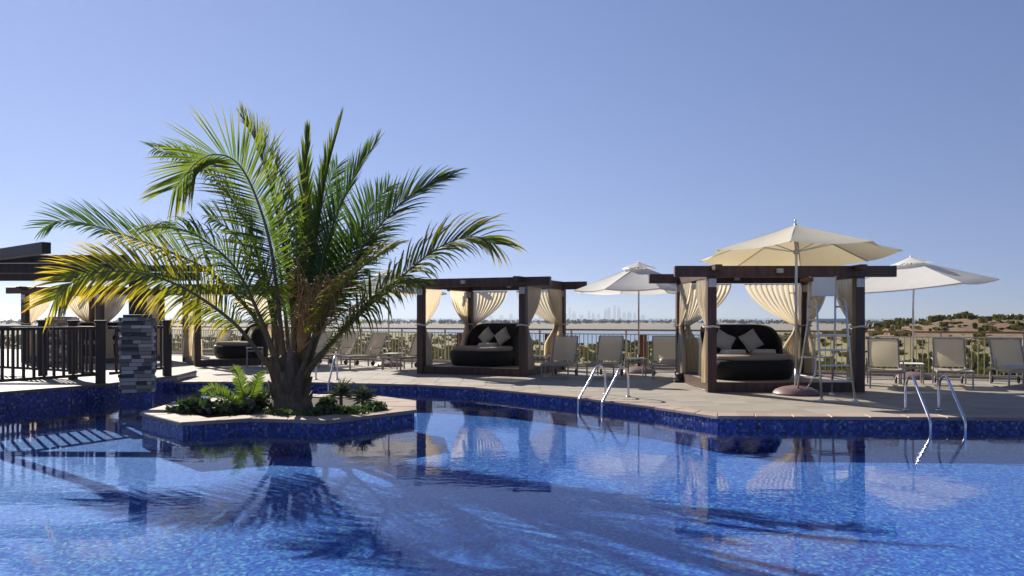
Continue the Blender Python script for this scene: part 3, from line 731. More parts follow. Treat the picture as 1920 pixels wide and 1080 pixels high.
def cabana(tagtxt, fl, rz, curtains, box=True):
    """fl: world position of the front left post; local x runs along the front, y to the back"""
    root = empty('cabana', (*fl, 0), rz); tag(root, 'dark timber cabana ' + tagtxt[0], 'cabana')
    for (x, y) in ((0, 0), (CW, 0), (0, CW), (CW, CW)):
        p = MB().bbox((0, 0, 1.17), (.185, .185, 2.34), .01).build('post', M['wood'], root, loc=(x, y, 0))
        for sx, sy, sz in ((0, -.096, .16), (0, .096, .16)): MB().bbox((0, sy, 2.22), (.16, .01, .17), .003).build('bracket', M['bracket'], p)
    for y in (0, CW): MB().bbox((CW / 2, y, 2.455), (CW + 1.5, .13, .225), .012).build('long_beam', M['wood'], root)
    for x in (0.06, CW - .06): MB().bbox((x, CW / 2, 2.52), (.15, CW + .75, .115), .012).build('cross_beam', M['wood'], root)
    for x in (-.0, CW): MB().bar((x, .075, 2.42), (x, CW - .075, 2.42), .1, .18).build('side_beam', M['wood'], root)
    for y in (0.1, CW - .1): MB().bbox((CW / 2 - .15, y - (.24 if y < 1 else -.03), 2.46), (.12, .1, .09), .008).build('junction_box', M['bracket'], root)
    MB().box((CW / 2, 0, .1), (CW - .19, .09, .2)).build('kerb_board', M['wood'], root)
    MB().box((CW / 2, CW, .1), (CW - .19, .09, .2)).build('kerb_board', M['wood'], root)
    for x in (0, CW): MB().box((x, CW / 2, .1), (.09, CW - .19, .2)).build('kerb_board', M['wood'], root)
    MB().box((CW / 2, CW / 2, 2.49), (CW - .26, CW - .134, .016)).build('roof_panel', M['roof'], root)
    n = 20
    for i in range(n):
        y = .05 + (CW - .1) * (i + .5) / n
        MB().bbox((CW / 2, y, .17), (CW - .11, (CW - .1) / n - .008, .028), .003).build('plank', M['plank'], root)
    for (post, side, A, B) in curtains:
        px_ = CW if 'right' in post else 0; py_ = CW if 'back' in post else 0
        curtain((*fl, 0), rz, A, B, 2.33, .17, 'cream curtain tied at %s post, %s side, of cabana %s' % (post, side, tagtxt[1]), (px_, py_))
    return root
def cset(names):
    L = {'fl': ('front left', 'left', (-.02, .13, 0), (-.02, 1.2, 0)), 'bl': ('back left', 'left', (-.02, CW - .13, 0), (-.02, CW - 1.3, 0)),
         'bb': ('back left', 'back', (.13, CW, 0), (1.25, CW, 0)), 'br': ('back right', 'back', (CW - .13, CW, 0), (CW - 1.45, CW, 0)),
         'rr': ('back right', 'right', (CW + .02, CW - .13, 0), (CW + .02, CW - 1.3, 0)), 'fr': ('front right', 'right', (CW + .02, .13, 0), (CW + .02, 1.25, 0))}
    return [L[k] for k in names.split()]
A_FL, A_RZ = (4.05, 16.2), 0.0
B_FL, B_RZ = (-2.47, 21.7), R(-23)
C_FL, C_RZ = (-9.83, 24.9), R(29)
D_FL, D_RZ = (-16.5, 27.0), R(-14)
ALLC = 'fl bl bb br rr fr'
cabana(('under the large cream parasol beside the lifeguard chair', 'beside the lifeguard chair'), A_FL, A_RZ, cset(ALLC))
cabana(('in the middle, right of the palm', 'just right of the palm'), B_FL, B_RZ, cset(ALLC))
cabana(('behind the palm trunk', 'behind the palm trunk'), C_FL, C_RZ, cset(ALLC))
cabana(('farthest left, behind the walkway railing', 'behind the walkway railing'), D_FL, D_RZ, cset(ALLC))
def loc_in(fl, rz, x, y, z=0):
    v = Matrix.Rotation(rz, 3, 'Z') @ Vector((x, y, 0)); return (fl[0] + v.x, fl[1] + v.y, z)

# ------------------------------------------------------------------ daybeds
def superellipse(a, b_, n, e=3.0):
    out = []
    for k in range(n):
        th = 2 * math.pi * k / n; c, s = math.cos(th), math.sin(th)
        out.append((a * math.copysign(abs(c) ** (2 / e), c), b_ * math.copysign(abs(s) ** (2 / e), s)))
    return out
def daybed(label, loc, rz):
    root = empty('daybed', loc, rz); tag(root, label, 'daybed')
    def loft(levels):
        mb = MB(); n = 40; vs = []
        for (a, b_, z) in levels: vs += [(x, y, z) for x, y in superellipse(a, b_, n)]
        m_ = len(levels)
        mb.add(vs, [(i * n + k, i * n + (k + 1) % n, (i + 1) * n + (k + 1) % n, (i + 1) * n + k) for i in range(m_ - 1) for k in range(n)] + [tuple(range(n - 1, -1, -1)), tuple((m_ - 1) * n + k for k in range(n))]); return mb
    autosmooth(loft([(.86, .74, 0), (.9, .78, .04), (.95, .83, .2), (.96, .84, .34), (.94, .82, .4), (.9, .78, .42)]).build('base', M['wicker'], root))
    autosmooth(loft([(.86, .74, .42), (.88, .76, .45), (.88, .76, .5), (.85, .73, .525), (.8, .68, .53)]).build('mattress', M['mattress'], root))
    # curved high back: arch that wraps round the rear
    nu, nv = 34, 12; vs = []
    for side in (0, 1):
        for i in range(nu + 1):
            u = -1 + 2 * i / nu; th = R(90 - 88 * u)
            a, b_ = (.97, .85) if side == 0 else (.87, .74)
            c, s = math.cos(th), math.sin(th)
            x, y = a * math.copysign(abs(c) ** .66, c), b_ * math.copysign(abs(s) ** .66, s)
            hh = .34 + .84 * max(0, 1 - abs(u) ** 4.5) ** .5
            for j in range(nv + 1):
                v = j / nv; z = .02 + (hh - .02) * v; k = 1 + .04 * v - .05 * v * v
                if side == 0: pass
                vs.append((x * k * (1 - .03 * v), y * k, z if side == 0 else z - .015 * v))
    mb = MB(); S = (nu + 1) * (nv + 1); fs = []
    for i in range(nu):
        for j in range(nv):
            q = i * (nv + 1) + j; fs += [(q, q + nv + 1, q + nv + 2, q + 1), (S + q, S + q + 1, S + q + nv + 2, S + q + nv + 1)]
        q = i * (nv + 1) + nv; fs.append((q, q + nv + 1, S + q + nv + 1, S + q))
    for j in range(nv):
        fs.append((j, j + 1, S + j + 1, S + j)); q = nu * (nv + 1) + j; fs.append((q, S + q, S + q + 1, q + 1))
    mb.add(vs, fs); autosmooth(mb.build('backrest', M['wicker'], root))
    return root
def cushion(label, loc, rz, roll, tilt, s=.44, mat_='pillow', group=None):
    n = 10; mb = MB(); vs = []
    for sgn in (1, -1):
        for i in range(n + 1):
            for j in range(n + 1):
                u, v = -1 + 2 * i / n, -1 + 2 * j / n
                pin = 1 - .07 * (1 - abs(u * v)) * max(abs(u), abs(v)) ** 4
                th = .085 * ((1 - u ** 4) * (1 - v ** 4)) ** .6
                vs.append((u * s / 2 * pin, sgn * th, v * s / 2 * pin))
    m_ = (n + 1) ** 2
    for i in range(n):
        for j in range(n):
            q = i * (n + 1) + j; mb.f += [(q, q + 1, q + n + 2, q + n + 1), (m_ + q, m_ + q + n + 1, m_ + q + n + 2, m_ + q + 1)]
    mb.v = vs; mb.c = [0] * len(vs)
    o = mb.build('cushion', M[mat_], None, loc, 0, True)
    o.rotation_euler = (Matrix.Rotation(rz, 3, 'Z') @ Matrix.Rotation(tilt, 3, 'X') @ Matrix.Rotation(roll, 3, 'Y')).to_euler()
    tag(o, label, 'cushion', group); return o
def towel(label, loc, rz, size=(.5, .3)):
    mb = MB()
    for k in range(3): mb.bbox((.01 * k, .006 * k, .018 + .03 * k), (size[0] - .02 * k, size[1] - .01 * k, .032), .012)
    o = mb.build('folded_towel', M['towel'], None, loc, rz); autosmooth(o); tag(o, label, 'towel'); return o
PZ = .184
def bed_local(l, rz, x, y, z): 
    v = Matrix.Rotation(rz, 3, 'Z') @ Vector((x, y, 0)); return (l[0] + v.x, l[1] + v.y, l[2] + z)
dA = loc_in(A_FL, A_RZ, 1.13, 1.45, PZ); rA = R(6)
daybed('black wicker daybed in the cabana beside the lifeguard chair', dA, rA)
cushion('ivory cushion at left on the daybed by the lifeguard chair', bed_local(dA, rA, -.34, .42, .80), rA, R(30), R(-22))
cushion('ivory cushion at right on the daybed by the lifeguard chair', bed_local(dA, rA, .3, .42, .81), rA, R(-28), R(-22))
towel('folded cream towel on the left of the daybed by lifeguard chair', bed_local(dA, rA, -.3, .0, .53), rA + .1)
towel('folded cream towel on the right of the daybed by lifeguard chair', bed_local(dA, rA, .45, .12, .53), rA - .2)
dB = loc_in(B_FL, B_RZ, 1.28, 1.4, PZ); rB = R(-38)
daybed('black wicker daybed in the middle cabana right of the palm', dB, rB)
cushion('ivory cushion at left on the daybed of the middle cabana', bed_local(dB, rB, -.32, .42, .80), rB, R(40), R(-22))
cushion('ivory cushion at right on the daybed of the middle cabana', bed_local(dB, rB, .32, .36, .80), rB, R(-40), R(-22))
towel('folded cream towel on the daybed of the middle cabana', bed_local(dB, rB, .1, -.05, .53), rB)
dC = loc_in(C_FL, C_RZ, 1.55, 1.45, PZ); rC = R(-62)
daybed('black wicker daybed in the cabana behind the palm trunk', dC, rC)
cushion('grey cushion on the daybed behind the palm trunk', bed_local(dC, rC, -.3, .4, .8), rC, R(35), R(-22), mat_='pillow_grey')
cushion('ivory cushion on the daybed behind the palm trunk', bed_local(dC, rC, .3, .36, .8), rC, R(-30), R(-22))
dD = loc_in(D_FL, D_RZ, 1.5, 1.5, PZ)
daybed('black wicker daybed in the farthest left cabana behind the railing', dD, R(10))
cushion('ivory cushion on the daybed in the farthest left cabana', bed_local(dD, R(10), .3, .4, .8), R(10), R(30), R(-22))

# ------------------------------------------------------------------ parasols
def parasol(label, loc, r, sides, rot, ze, zp, mat_, tilt=(0, 0), base='dome', handle=False, vent=True, ph=None, valance=.0, poleR=.024):
    root = empty('parasol', loc); tag(root, label, 'parasol')
    top = empty('tmp', (0, 0, 0)); bpy.data.objects.remove(top)
    Mt = Matrix.Rotation(R(tilt[0]), 3, 'X') @ Matrix.Rotation(R(tilt[1]), 3, 'Y')
    piv = Vector((0, 0, ze))
    def tf(p): return Mt @ (Vector(p) - piv) + piv
    rv = .2 * r if vent else 0
    mb = MB(); nr, na = 8, 6
    for k in range(sides):
        a0 = rot + 2 * math.pi * k / sides; a1 = rot + 2 * math.pi * (k + 1) / sides
        d0 = Vector((math.sin(a0), -math.cos(a0), 0)); d1 = Vector((math.sin(a1), -math.cos(a1), 0))
        vs = []
        for i in range(nr + 1):
            s_ = lerp(rv * .8 / r, 1, i / nr); z = lerp(zp - .04, ze, s_ ** .96)
            for j in range(na + 1):
                t_ = j / na; p = lerp(d0, d1, t_) * (r * s_)
                q = 4 * t_ * (1 - t_)
                p = p * (1 - .03 * q * (i == nr)); p.z = z - .045 * q * s_ * r / 1.8; vs.append(tf(p))
        if valance:
            for j in range(na + 1): vs.append(vs[nr * (na + 1) + j] - Vector((0, 0, valance)))
        mr_ = nr + (1 if valance else 0)
        mb.add(vs, [(i * (na + 1) + j, i * (na + 1) + j + 1, (i + 1) * (na + 1) + j + 1, (i + 1) * (na + 1) + j) for i in range(mr_) for j in range(na)])
    cano = mb.build('canopy', M[mat_], root); autosmooth(cano, 12)
    if vent:
        mb = MB()
        for k in range(sides):
            a0 = rot + 2 * math.pi * k / sides; a1 = rot + 2 * math.pi * (k + 1) / sides
            d0 = Vector((math.sin(a0), -math.cos(a0), 0)); d1 = Vector((math.sin(a1), -math.cos(a1), 0)); rr = rv * 1.35; vs = []
            for i in range(4):
                s_ = i / 3
                for j in range(na + 1):
                    t_ = j / na; p = lerp(d0, d1, t_) * (rr * max(s_, .04)); q = 4 * t_ * (1 - t_)
                    p.z = zp + .03 - (zp - ze) * .26 * s_ + .035 * q * s_; vs.append(tf(p))
            mb.add(vs, [(i * (na + 1) + j, i * (na + 1) + j + 1, (i + 1) * (na + 1) + j + 1, (i + 1) * (na + 1) + j) for i in range(3) for j in range(na)])
        autosmooth(mb.build('vent', M[mat_], cano), 12)
    MB().tube([tf((0, 0, zp)), tf((0, 0, zp + .04)), tf((0, 0, zp + .07))], [.016, .022, .006], 8).build('finial', M['alu'], root, smooth_=True)
    hub = Vector((0, 0, lerp(ze, zp, .12)))
    MB().lathe([(.03, -.05), (.055, -.03), (.055, .03), (.03, .05)], 12, tf(hub)).build('hub', M['alu'], root, smooth_=True)
    for k in range(sides):
        a0 = rot + 2 * math.pi * k / sides; d0 = Vector((math.sin(a0), -math.cos(a0), 0))
        e = d0 * r * .99; e.z = ze - .012; i0 = d0 * .03; i0.z = zp - .07
        rb = MB().bar(tf(i0), tf(e), .018, .022).build('rib', M['alu'], root)
        mid = lerp(i0, e, .5)
        MB().bar(tf(hub + d0 * .04), tf(mid), .014, .016).build('strut', M['alu'], rb)
    MB().tube([(0, 0, .1), (0, 0, ze - .35), tf((0, 0, ze - .1)), tf((0, 0, zp - .02))], poleR, 10).build('pole', M['alu'], root, smooth_=True)
    bs = MB().lathe([(.44, 0), (.45, .03), (.4, .09), (.28, .14), (.12, .17), (.06, .18)], 28).build('base', M['mauve'], root); autosmooth(bs)
    MB().tube([(0, 0, .17), (0, 0, .5)], [.036, .034], 10).build('sleeve', M['black'] if not handle else M['alu'], root, smooth_=True)
    if handle:
        MB().tube([(.22, -.05, .14), (.3, -.05, .3), (.36, -.04, .4), (.37, -.04, .6), (.37, -.04, .7), (.33, -.03, .73), (.05, 0, .73)], .02, 8).build('pull_handle', M['alu'], root, smooth_=True)
        ck = MB().tube([(0, 0, 1.95), (-.06, -.05, 2.0), (-.16, -.06, 2.0)], .01, 6).build('crank', M['alu'], root)
    return root
parasol('large cream parasol with tan underside on mauve base before cabana', (5.62, 15.75, 0), 1.9, 8, R(22.5), 2.74, 3.4, 'canopy_cream', (-4, 0), handle=True, vent=False, poleR=.027)
parasol('white octagonal parasol over the loungers between two cabanas', (3.5, 22.0, 0), 1.82, 8, R(8), 2.27, 3.02, 'canopy_white', valance=.03)
parasol('white square parasol tilted over the loungers at the right', (10.0, 19.85, 0), 2.15, 4, R(0), 2.3, 3.0, 'canopy_white', (0, -5), valance=.03)
parasol('white parasol half hidden behind the palm fronds', (-3.87, 25.0, 0), 1.85, 8, R(15), 2.3, 3.02, 'canopy_white', valance=.03)

# ------------------------------------------------------------------ loungers, tables
def lounger_proto():
    root = empty('sun_lounger', (0, 0, 0))
    W = .66; h = .36
    # origin: hinge on the deck, forward = -Y
    for sx in (-1, 1):
        x = sx * W / 2
        MB().bar((x, .3, h), (x, -1.3, h), .035, .05).build('side_rail', M['taupe'], root)
        for y, nm in ((-1.22, 'leg'), (.18, 'leg')): MB().bar((x, y, 0), (x, y, h - .026), .032, .036, (0, 1, 0)).build(nm, M['taupe'], root)
        MB().tube([(x + sx * .03, -.42, h), (x + sx * .04, -.42, h + .2), (x + sx * .04, -.38, h + .235), (x + sx * .04, .0, h + .235), (x + sx * .03, .1, h + .22)], .015, 6).build('armrest', M['taupe'], root)
        bt = (x * .96, .36, 1.02)
        MB().bar((x * .96, 0, h + .03), bt, .03, .035).build('back_rail', M['taupe'], root)
        wh = MB(); wh.lathe([(.02, -.02), (.075, -.02), (.085, 0), (.075, .02), (.02, .02)], 14)
        ob = wh.build('wheel', M['black'], root, loc=(x * .82, .32, .087), smooth_=True); ob.rotation_euler = (0, R(90), 0)
    MB().bar((-W / 2, -1.28, h), (W / 2, -1.28, h), .036, .046).build('end_rail', M['taupe'], root)
    MB().bar((-W / 2 * .96, .365, 1.03), (W / 2 * .96, .365, 1.03), .03, .03).build('head_rail', M['taupe'], root)
    MB().bar((-W / 2 * .8, .31, .09), (W / 2 * .8, .31, .09), .02, .02).build('axle', M['taupe'], root)
    def sling(p0, p1, sag, name):
        p0, p1 = Vector(p0), Vector(p1); n = 8; vs = []; d = (p1 - p0); nn = Vector((0, -d.z, d.y)).normalized()
        for i in range(n + 1):
            for j in range(7):
                u = -1 + j / 3; s_ = i / n
                p = lerp(p0, p1, s_) + Vector((u * (W / 2 - .018), 0, 0)) - nn * sag * (1 - u * u) * math.sin(math.pi * min(1, s_ * .9 + .05)); vs.append(p)
        for k in range(len(vs)): pass
        m_ = len(vs)
        fs = [(i * 7 + j, i * 7 + j + 1, (i + 1) * 7 + j + 1, (i + 1) * 7 + j) for i in range(n) for j in range(6)]
        mb = MB(); mb.add(vs, fs); return mb.build(name, M['sling'], root, smooth_=True)
    sling((0, -1.26, h + .012), (0, -.02, h + .012), .02, 'seat_sling'); sling((0, .005, h + .045), (0, .352, 1.01), .03, 'back_sling')
    return root
lp = lounger_proto(); first = [True]
def lounger(label, x, y, rz):
    o = lp if first[0] else copy_tree(lp); first[0] = False
    o.location = (x, y, 0); o.rotation_euler = (0, 0, rz); tag(o, label, 'sun lounger', 'beige sling sun loungers on the deck'); return o
lounger('beige sling lounger nearest the cabana at the right', 8.45, 18.1, R(-22))
lounger('beige sling lounger just right of the table under the square parasol', 9.95, 18.1, R(-24))
lounger('beige sling lounger at the far right edge with a folded towel', 11.3, 18.1, R(-17))
lounger('beige sling lounger nearest the middle cabana, right of its curtains', 1.35, 20.8, R(-14))
lounger('beige sling lounger left of the table under the octagonal parasol', 2.52, 20.7, R(-17))
lounger('beige sling lounger right of the table under the octagonal parasol', 3.95, 20.5, R(-9))
lounger('pale sling lounger with raised back just right of the palm trunk', -5.35, 25.3, R(-38))
lounger('pale sling lounger second from the palm trunk, left of the small table', -4.35, 24.7, R(-35))
lounger('pale sling lounger mostly hidden behind the palm trunk', -6.35, 26.0, R(-38))
lounger('pale sling lounger beside the left post of the middle cabana', -2.85, 23.9, R(-30))
lounger('pale sling lounger left of the cabana behind the palm trunk', -10.9, 29.6, R(-25))
towel('folded cream towel on the far right lounger', (11.13, 17.72, .385), 0, (.5, .3))
towel('folded cream towel on the lounger right of the octagonal parasol', (3.93, 20.1, .385), 0, (.45, .28))
def table(label, x, y, rz=0, s=.5, h=.46):
    root = empty('side_table', (x, y, 0), rz); tag(root, label, 'table', 'small square side tables')
    MB().bbox((0, 0, h), (s, s, .022), .006).build('top', M['white_plastic'], root)
    for a in (-1, 1):
        for b_ in (-1, 1): MB().box((a * (s / 2 - .025), b_ * (s / 2 - .025), h / 2 - .01), (.032, .032, h - .024)).build('leg', M['taupe'], root)
        MB().box((0, a * (s / 2 - .025), h - .1), (s - .084, .02, .03)).build('stretcher', M['taupe'], root)
    return root
table('small table between the two loungers under the square parasol', 9.2, 18.35, R(-22))
table('small table between the loungers under the octagonal parasol', 3.22, 20.75)
table('small table beside the loungers right of the palm trunk', -3.5, 23.6, R(-20))
table('small table left of the loungers beside the middle cabana', .75, 22.0, R(-20))
table('tall small table in front of the daybed behind the palm trunk', -7.95, 24.6, R(20), .5, .6)

# ------------------------------------------------------------------ terrace railing
rl = empty('terrace_railing', (1.67, 24.9, 0)); tag(rl, 'long cream railing with timber handrail at the terrace edge', 'railing')
RO = Vector((1.67, 24.9, 0)); RH = 1.15
bal_mesh = MB().box((0, 0, .55), (.02, .02, .94)).mesh('baluster', M['rail_metal'])
path = [Vector((*p, 0)) - RO for p in rail_line]
nb = 0
for a, b_ in zip(path[:-1], path[1:]):
    L = (b_ - a).length; d = (b_ - a) / L; rz = math.atan2(d.y, d.x)
    MB().bar(a + Vector((0, 0, RH)), b_ + Vector((0, 0, RH)), .09, .05).build('handrail', M['handrail'], rl)
    for z in (.08, 1.02): MB().bar(a + Vector((0, 0, z)), b_ + Vector((0, 0, z)), .035, .03).build('rail', M['rail_metal'], rl)
    k = int(L / .135)
    for i in range(k):
        p = a + d * (L * (i + .5) / k); wpos = p + RO
        px_ = 960 + F * wpos.x / wpos.y
        if px_ > 1990 or px_ < 180: continue
        if i % 13 == 6:
            MB().bbox((0, 0, .56), (.05, .05, 1.12), .004).build('post', M['rail_metal'], rl, loc=p, rz=rz); continue
        o = bpy.data.objects.new('baluster', bal_mesh); link(o); o.parent = rl; o.location = p; o.rotation_euler.z = rz; nb += 1
print('balusters', nb)
for px_, wd in ((862, .3), (1026, .2), (1203, .2)):
    for a, b_ in zip(path[:-1], path[1:]):
        A, B = a + RO, b_ + RO
        for q in range(400):
            p = lerp(A, B, q / 400)
            if abs(960 + F * p.x / p.y - px_) < 1.2:
                d = (B - A).normalized()
                MB().bbox((0, 0, .53), (wd, .16, .96), .008).build('timber_post', M['wood_red'], rl, loc=p - RO + Vector((.09 * d.y, -.09 * d.x, 0)) * (-1 if d.x < 0 else 1) * -1, rz=math.atan2(d.y, d.x)); break
MB().bar(path[0], path[1], .12, .1).build('kerb', M['coping'], rl)
for a, b_ in zip(path[1:-1], path[2:]): MB().bar(a, b_, .12, .1).build('kerb', M['coping'], rl)

# ------------------------------------------------------------------ pool ladders
def ladder(label, c0, c1, f0, f1):
    """c: where each tube passes the coping, f: its foot on the deck"""
    O = Vector((*f0, 0)); root = empty('pool_ladder', O); tag(root, label, 'pool ladder', 'steel pool ladders')
    for c, f in ((c0, f0), (c1, f1)):
        c = Vector((*c, 0)) - O; f = Vector((*f, 0)) - O; d = (c - f)
        P = [f, f + Vector((0, 0, .36)), f + d * .06 + Vector((0, 0, .5)), f + d * .2 + Vector((0, 0, .575)), f + d * .36 + Vector((0, 0, .55)), f + d * .6 + Vector((0, 0, .34)), f + d * .95 + Vector((0, 0, .05)), f + d * 1.04 + Vector((0, 0, -.03)), f + d * 1.06 + Vector((0, 0, -.12)), f + d * 1.06 + Vector((0, 0, FLOOR + .02))]
        MB().tube(catmull(P, 40), .022, 10).build('handrail', M['steel'], root, smooth_=True)
        MB().lathe([(.05, .004), (.05, .018), (.03, .026)], 14, f).build('flange', M['steel'], root, smooth_=True)
    a, b_ = Vector((*c0, 0)) - O, Vector((*c1, 0)) - O; dd = (Vector((*c0, 0)) - Vector((*f0, 0))) * .06
    for z in (-.48,): MB().bar(a + dd + Vector((0, 0, z)), b_ + dd + Vector((0, 0, z)), .07, .025).build('tread', M['steel'], root)
ladder('steel pool ladder at the right, below the square parasol', (6.29, 12.02), (6.8, 11.99), (6.4, 12.95), (6.93, 12.93))
ladder('steel pool ladder at the slanting pool edge in the centre', (1.28, 15.02), (1.66, 14.46), (1.84, 15.72), (2.22, 15.2))
ladder('steel pool ladder glimpsed right of the palm trunk', (-4.76, 18.6), (-4.25, 18.48), (-4.8, 19.5), (-4.28, 19.5))

# ------------------------------------------------------------------ lifeguard chair
lg = empty('lifeguard_chair', (5.9, 14.4, 0)); tag(lg, 'tall aluminium lifeguard chair with steps and white seat back', 'lifeguard chair')
def T(name, pts, r=.021, mat_='alu'): return MB().tube(pts, r, 8).build(name, M[mat_], lg, smooth_=True)
for sx in (-1, 1):
    fl_ = (sx * .3, 0, .02); ft = (sx * .27, .28, 1.45)
    T('leg', [fl_, ft, (sx * .27, .3, 1.75), (sx * .27, .36, 1.84), (sx * .27, .62, 1.88)])
    T('leg', [(sx * .34, 1.15, .02), (sx * .26, .78, 1.45), (sx * .24, .72, 2.3)])
    T('arm', [(sx * .27, .3, 1.72), (sx * .26, .76, 1.72)], .016)
    T('side_brace', [(sx * .3, .08, .4), (sx * .31, 1.05, .4)], .015)
    for p in (fl_, (sx * .34, 1.15, .02)): MB().lathe([(.055, 0), (.055, .02), (.028, .05)], 12, (p[0], p[1], 0)).build('foot', M['white_plastic'], lg)
for z in (.36, .64, .92, 1.2):
    s_ = z / 1.45; x = lerp(.3, .27, s_); MB().bbox((0, .28 * s_ + .03, z), (2 * x - .03, .1, .03), .006).build('step', M['alu'], lg)
MB().bbox((0, .53, 1.47), (.56, .48, .045), .012).build('seat', M['alu'], lg)
MB().bbox((0, .69, 2.1), (.44, .04, .36), .015).build('backrest', M['white_plastic'], lg)
T('cross_bar', [(-.3, .96, .75), (.3, .96, .75)], .015)
ru = MB().tube([(-.42, .75, 2.22), (-.2, .66, 2.24)], .035, 8).build('rescue_tube', M['wood_red'], lg, smooth_=True)

# ------------------------------------------------------------------ small deck items
sl = empty('floor_spotlight', (3.95, 18.7, 0)); tag(sl, 'small black floor spotlight with cable beside the cabana curtain', 'spotlight')
MB().bbox((0, 0, .03), (.3, .22, .06), .01).build('base', M['black'], sl)
MB().lathe([(.05, .06), (.09, .1), (.1, .2), (.08, .22)], 14).build('lamp_head', M['black'], sl)
MB().tube(catmull([Vector((.1, -.1, .03)), Vector((.2, -.6, .015)), Vector((.12, -1.2, .015)), Vector((.02, -1.9, .015)), Vector((.1, -2.3, .015))], 24), .014, 6).build('cable', M['black'], sl)

# ------------------------------------------------------------------ coast beyond the terrace
mb = MB()
M['grass'] = leafmat('reed_grass', [(0, (.07, .075, .02)), (.4, (.09, .09, .024)), (.75, (.115, .1, .034)), (1, (.125, .105, .042))], .25, .0, 1.0)
for i in range(9000):
    y = 48 * (300 / 48) ** random.random(); x = random.uniform(-.72, .72) * y
    z = ground_z(x, y)
    if z < -5.25: continue
    dens = noise.noise(Vector((x * .05, y * .03, 7)))
    if dens < -.2 and random.random() < .7: continue
    hh = random.uniform(.35, .95) * (1.4 if dens > .25 else .9); tn = random.uniform(0, .8) if dens > 0 else random.uniform(.3, 1)
    for q in range(4):
        a = random.uniform(0, 3.14); ox, oy = random.uniform(-.5, .5), random.uniform(-.5, .5); dx, dy = math.cos(a) * .22, math.sin(a) * .22
        mb.add([(x + ox - dx, y + oy - dy, z - .05), (x + ox + dx, y + oy + dy, z - .05), (x + ox + dx * 1.8 + random.uniform(-.2, .2), y + oy + dy, z + hh * .8), (x + ox + random.uniform(-.3, .3), y + oy, z + hh), (x + ox - dx * 1.8, y + oy - dy, z + hh * .7)], [(0, 1, 2, 3, 4)], tn)
o = mb.build('reed_grass', M['grass'], colname='tone'); tag(o, 'yellow green reeds and grass covering the flat land below', 'grass', kind='stuff')
M['bush'] = leafmat('coastal_bush', [(0, (.012, .017, .008)), (.5, (.022, .028, .012)), (1, (.045, .048, .024))], .12, .0, 1.0)
def bush_mesh(seed):
    random.seed(seed); mb = MB()
    for q in range(6):
        leaf_cloud(mb, (random.uniform(-.5, .5), random.uniform(-.5, .5), -.1), (.55, .55, random.uniform(.5, 1.0)), 75, .26, (0, 1))
    return mb.mesh('foliage', M['bush'], colname='tone')
bms = [bush_mesh(s_) for s_ in (3, 5, 8)]
random.seed(21)
stem_me = MB().tube([(0, 0, -.2), (.02, 0, .2), (.05, .03, .5)], [.06, .05, .02], 5).mesh('stem', M['trunk'])
def bush(x, y, s_, label, group):
    z = ground_z(x, y)
    root = empty('bush', (x, y, z - .05), random.uniform(0, 6)); tag(root, label, 'bush', group); root.scale = (s_ * 1.15, s_ * 1.15, s_ * random.uniform(.5, .75))
    for nm, me in (('foliage', random.choice(bms)), ('stem', stem_me)):
        o = bpy.data.objects.new(nm, me); link(o); o.parent = root
c = 0
while c < 120:
    y = random.uniform(62, 135); x = random.uniform(.44, .68) * y
    if x < 38: continue
    bush(x, y, random.uniform(.22, .7), 'scrubby green bush on the earth mound at right', 'bushes on the earth mound'); c += 1
for i in range(14):
    x = random.uniform(22, 60); y = 186 + max(0, x - 30) * .9 + random.uniform(-8, 3)
    bush(x, y, random.uniform(1.2, 2.2), 'dark bush at the near shore of the lagoon', 'bushes along the lagoon shore')
mb = MB(); random.seed(5)
for i in range(1500):
    y = random.uniform(860, 1330); x = random.uniform(-.75, .75) * y
    if noise.noise(Vector((x * .006, y * .004, 2))) < -.25: continue
    hgt = random.uniform(3.0, 6.6); rr = random.uniform(2, 4.5)
    for q in range(26):
        a = random.uniform(0, 6.28); r = math.sqrt(random.random()) * rr; z = GZ + random.random() ** .7 * hgt * (1 - .5 * (r / rr) ** 2)
        px_, py_ = x + math.cos(a) * r, y + math.sin(a) * r; s_ = random.uniform(.5, 1.1)
        d = Vector((random.uniform(-1, 1), random.uniform(-1, 1), random.uniform(-.4, 1))).normalized() * s_; e = d.cross(Vector((0, .3, 1))).normalized() * s_
        p = Vector((px_, py_, z)); mb.add([p - d, p + e, p + d, p - e], [(0, 1, 2, 3)], random.random() * .6)
o = mb.build('mangrove_belt', M['bush'], colname='tone'); tag(o, 'far dark belt of mangroves across the lagoon', 'mangroves', kind='stuff')

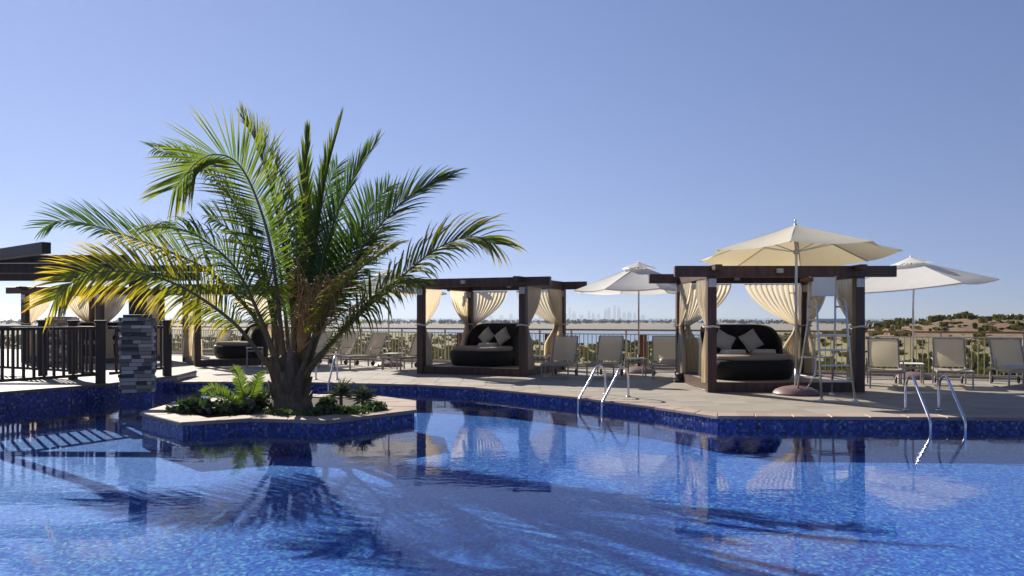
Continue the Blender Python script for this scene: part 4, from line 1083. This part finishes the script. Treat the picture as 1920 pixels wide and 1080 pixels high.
# skyline
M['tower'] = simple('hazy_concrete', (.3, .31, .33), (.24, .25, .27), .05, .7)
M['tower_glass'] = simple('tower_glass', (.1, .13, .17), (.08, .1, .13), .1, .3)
random.seed(11)
sk = [(958, 8, 10), (978, 10, 7), (996, 12, 8), (1012, 8, 12), (1030, 9, 8), (1046, 6, 11), (1060, 8, 9), (1076, 10, 14), (1090, 11, 8), (1104, 7, 15), (1112, 7, 12), (1122, 7, 10), (1135, 8, 18), (1141, 9, 22), (1152, 6, 27), (1160, 9, 21), (1170, 7, 13), (1180, 10, 14), (1190, 7, 11), (1068, 5, 22), (940, 9, 7), (1205, 10, 8), (920, 10, 6)]
SY = 9000
for i, (px_, wpx, hpx) in enumerate(sk):
    Y = SY + random.uniform(-500, 500); h = hpx * Y / F + 6; wd = wpx * Y / F * .75
    root = empty('tower_block', ((px_ - 960) * Y / F, Y, -6)); 
    lab = 'tallest hazy tower with spire on the far skyline' if hpx == 27 else 'hazy grey tower block on the far skyline'
    tag(root, lab, 'building', None if hpx == 27 else 'towers on the far skyline')
    MB().box((0, 0, h * .36), (wd, wd, h * .72)).build('podium', M['tower'], root)
    MB().box((0, 0, h * .83), (wd * random.uniform(.5, .95), wd * .7, h * .22)).build('upper_storeys', M['tower'], root)
    if i % 3 == 0: MB().tube([(0, 0, h * .94), (0, 0, h * 1.02)], [wd * .2, wd * .02], 6).build('spire', M['tower'], root)
    for k in range(4): MB().box((0, -wd / 2 - .5, h * (.12 + .15 * k)), (wd * .86, 1, h * .06)).build('window_band', M['tower_glass'], root)
# small white pavilion on the mound
wx, wy = 77.5, 123; wz = ground_z(wx, wy)
pv = empty('white_pavilion', (wx, wy, wz)); pv.scale = (.6, .6, .6); tag(pv, 'small white peaked shelter with dark slanted mast on the mound', 'shelter')
mb = MB(); mb.add([(-1.8, -1.2, 0), (1.6, -1.2, 0), (1.6, 1.2, 0), (-1.8, 1.2, 0), (-.8, 0, 1.35), (.6, 0, 1.0)], [(0, 1, 5, 4), (1, 2, 5), (2, 3, 4, 5), (3, 0, 4)]); mb.build('roof', M['white_plastic'], pv)
MB().bar((-.1, -.3, .7), (-.45, -.35, 1.45), .22, .1).build('mast', M['black'], pv)

# ------------------------------------------------------------------ air
m, t, b, _o = new_mat('hazy_air'); t.nodes.remove(b)
pvn = N(t, 'VolumePrincipled'); pvn.inputs['Color'].default_value = (.43, .47, .53, 1); pvn.inputs['Density'].default_value = .00017; pvn.inputs['Anisotropy'].default_value = .4
t.links.new(pvn.outputs[0], _o.inputs['Volume'])
o = MB().box((0, 19850, 92), (90000, 40300, 200)).build('haze', m); tag(o, kind='stuff')
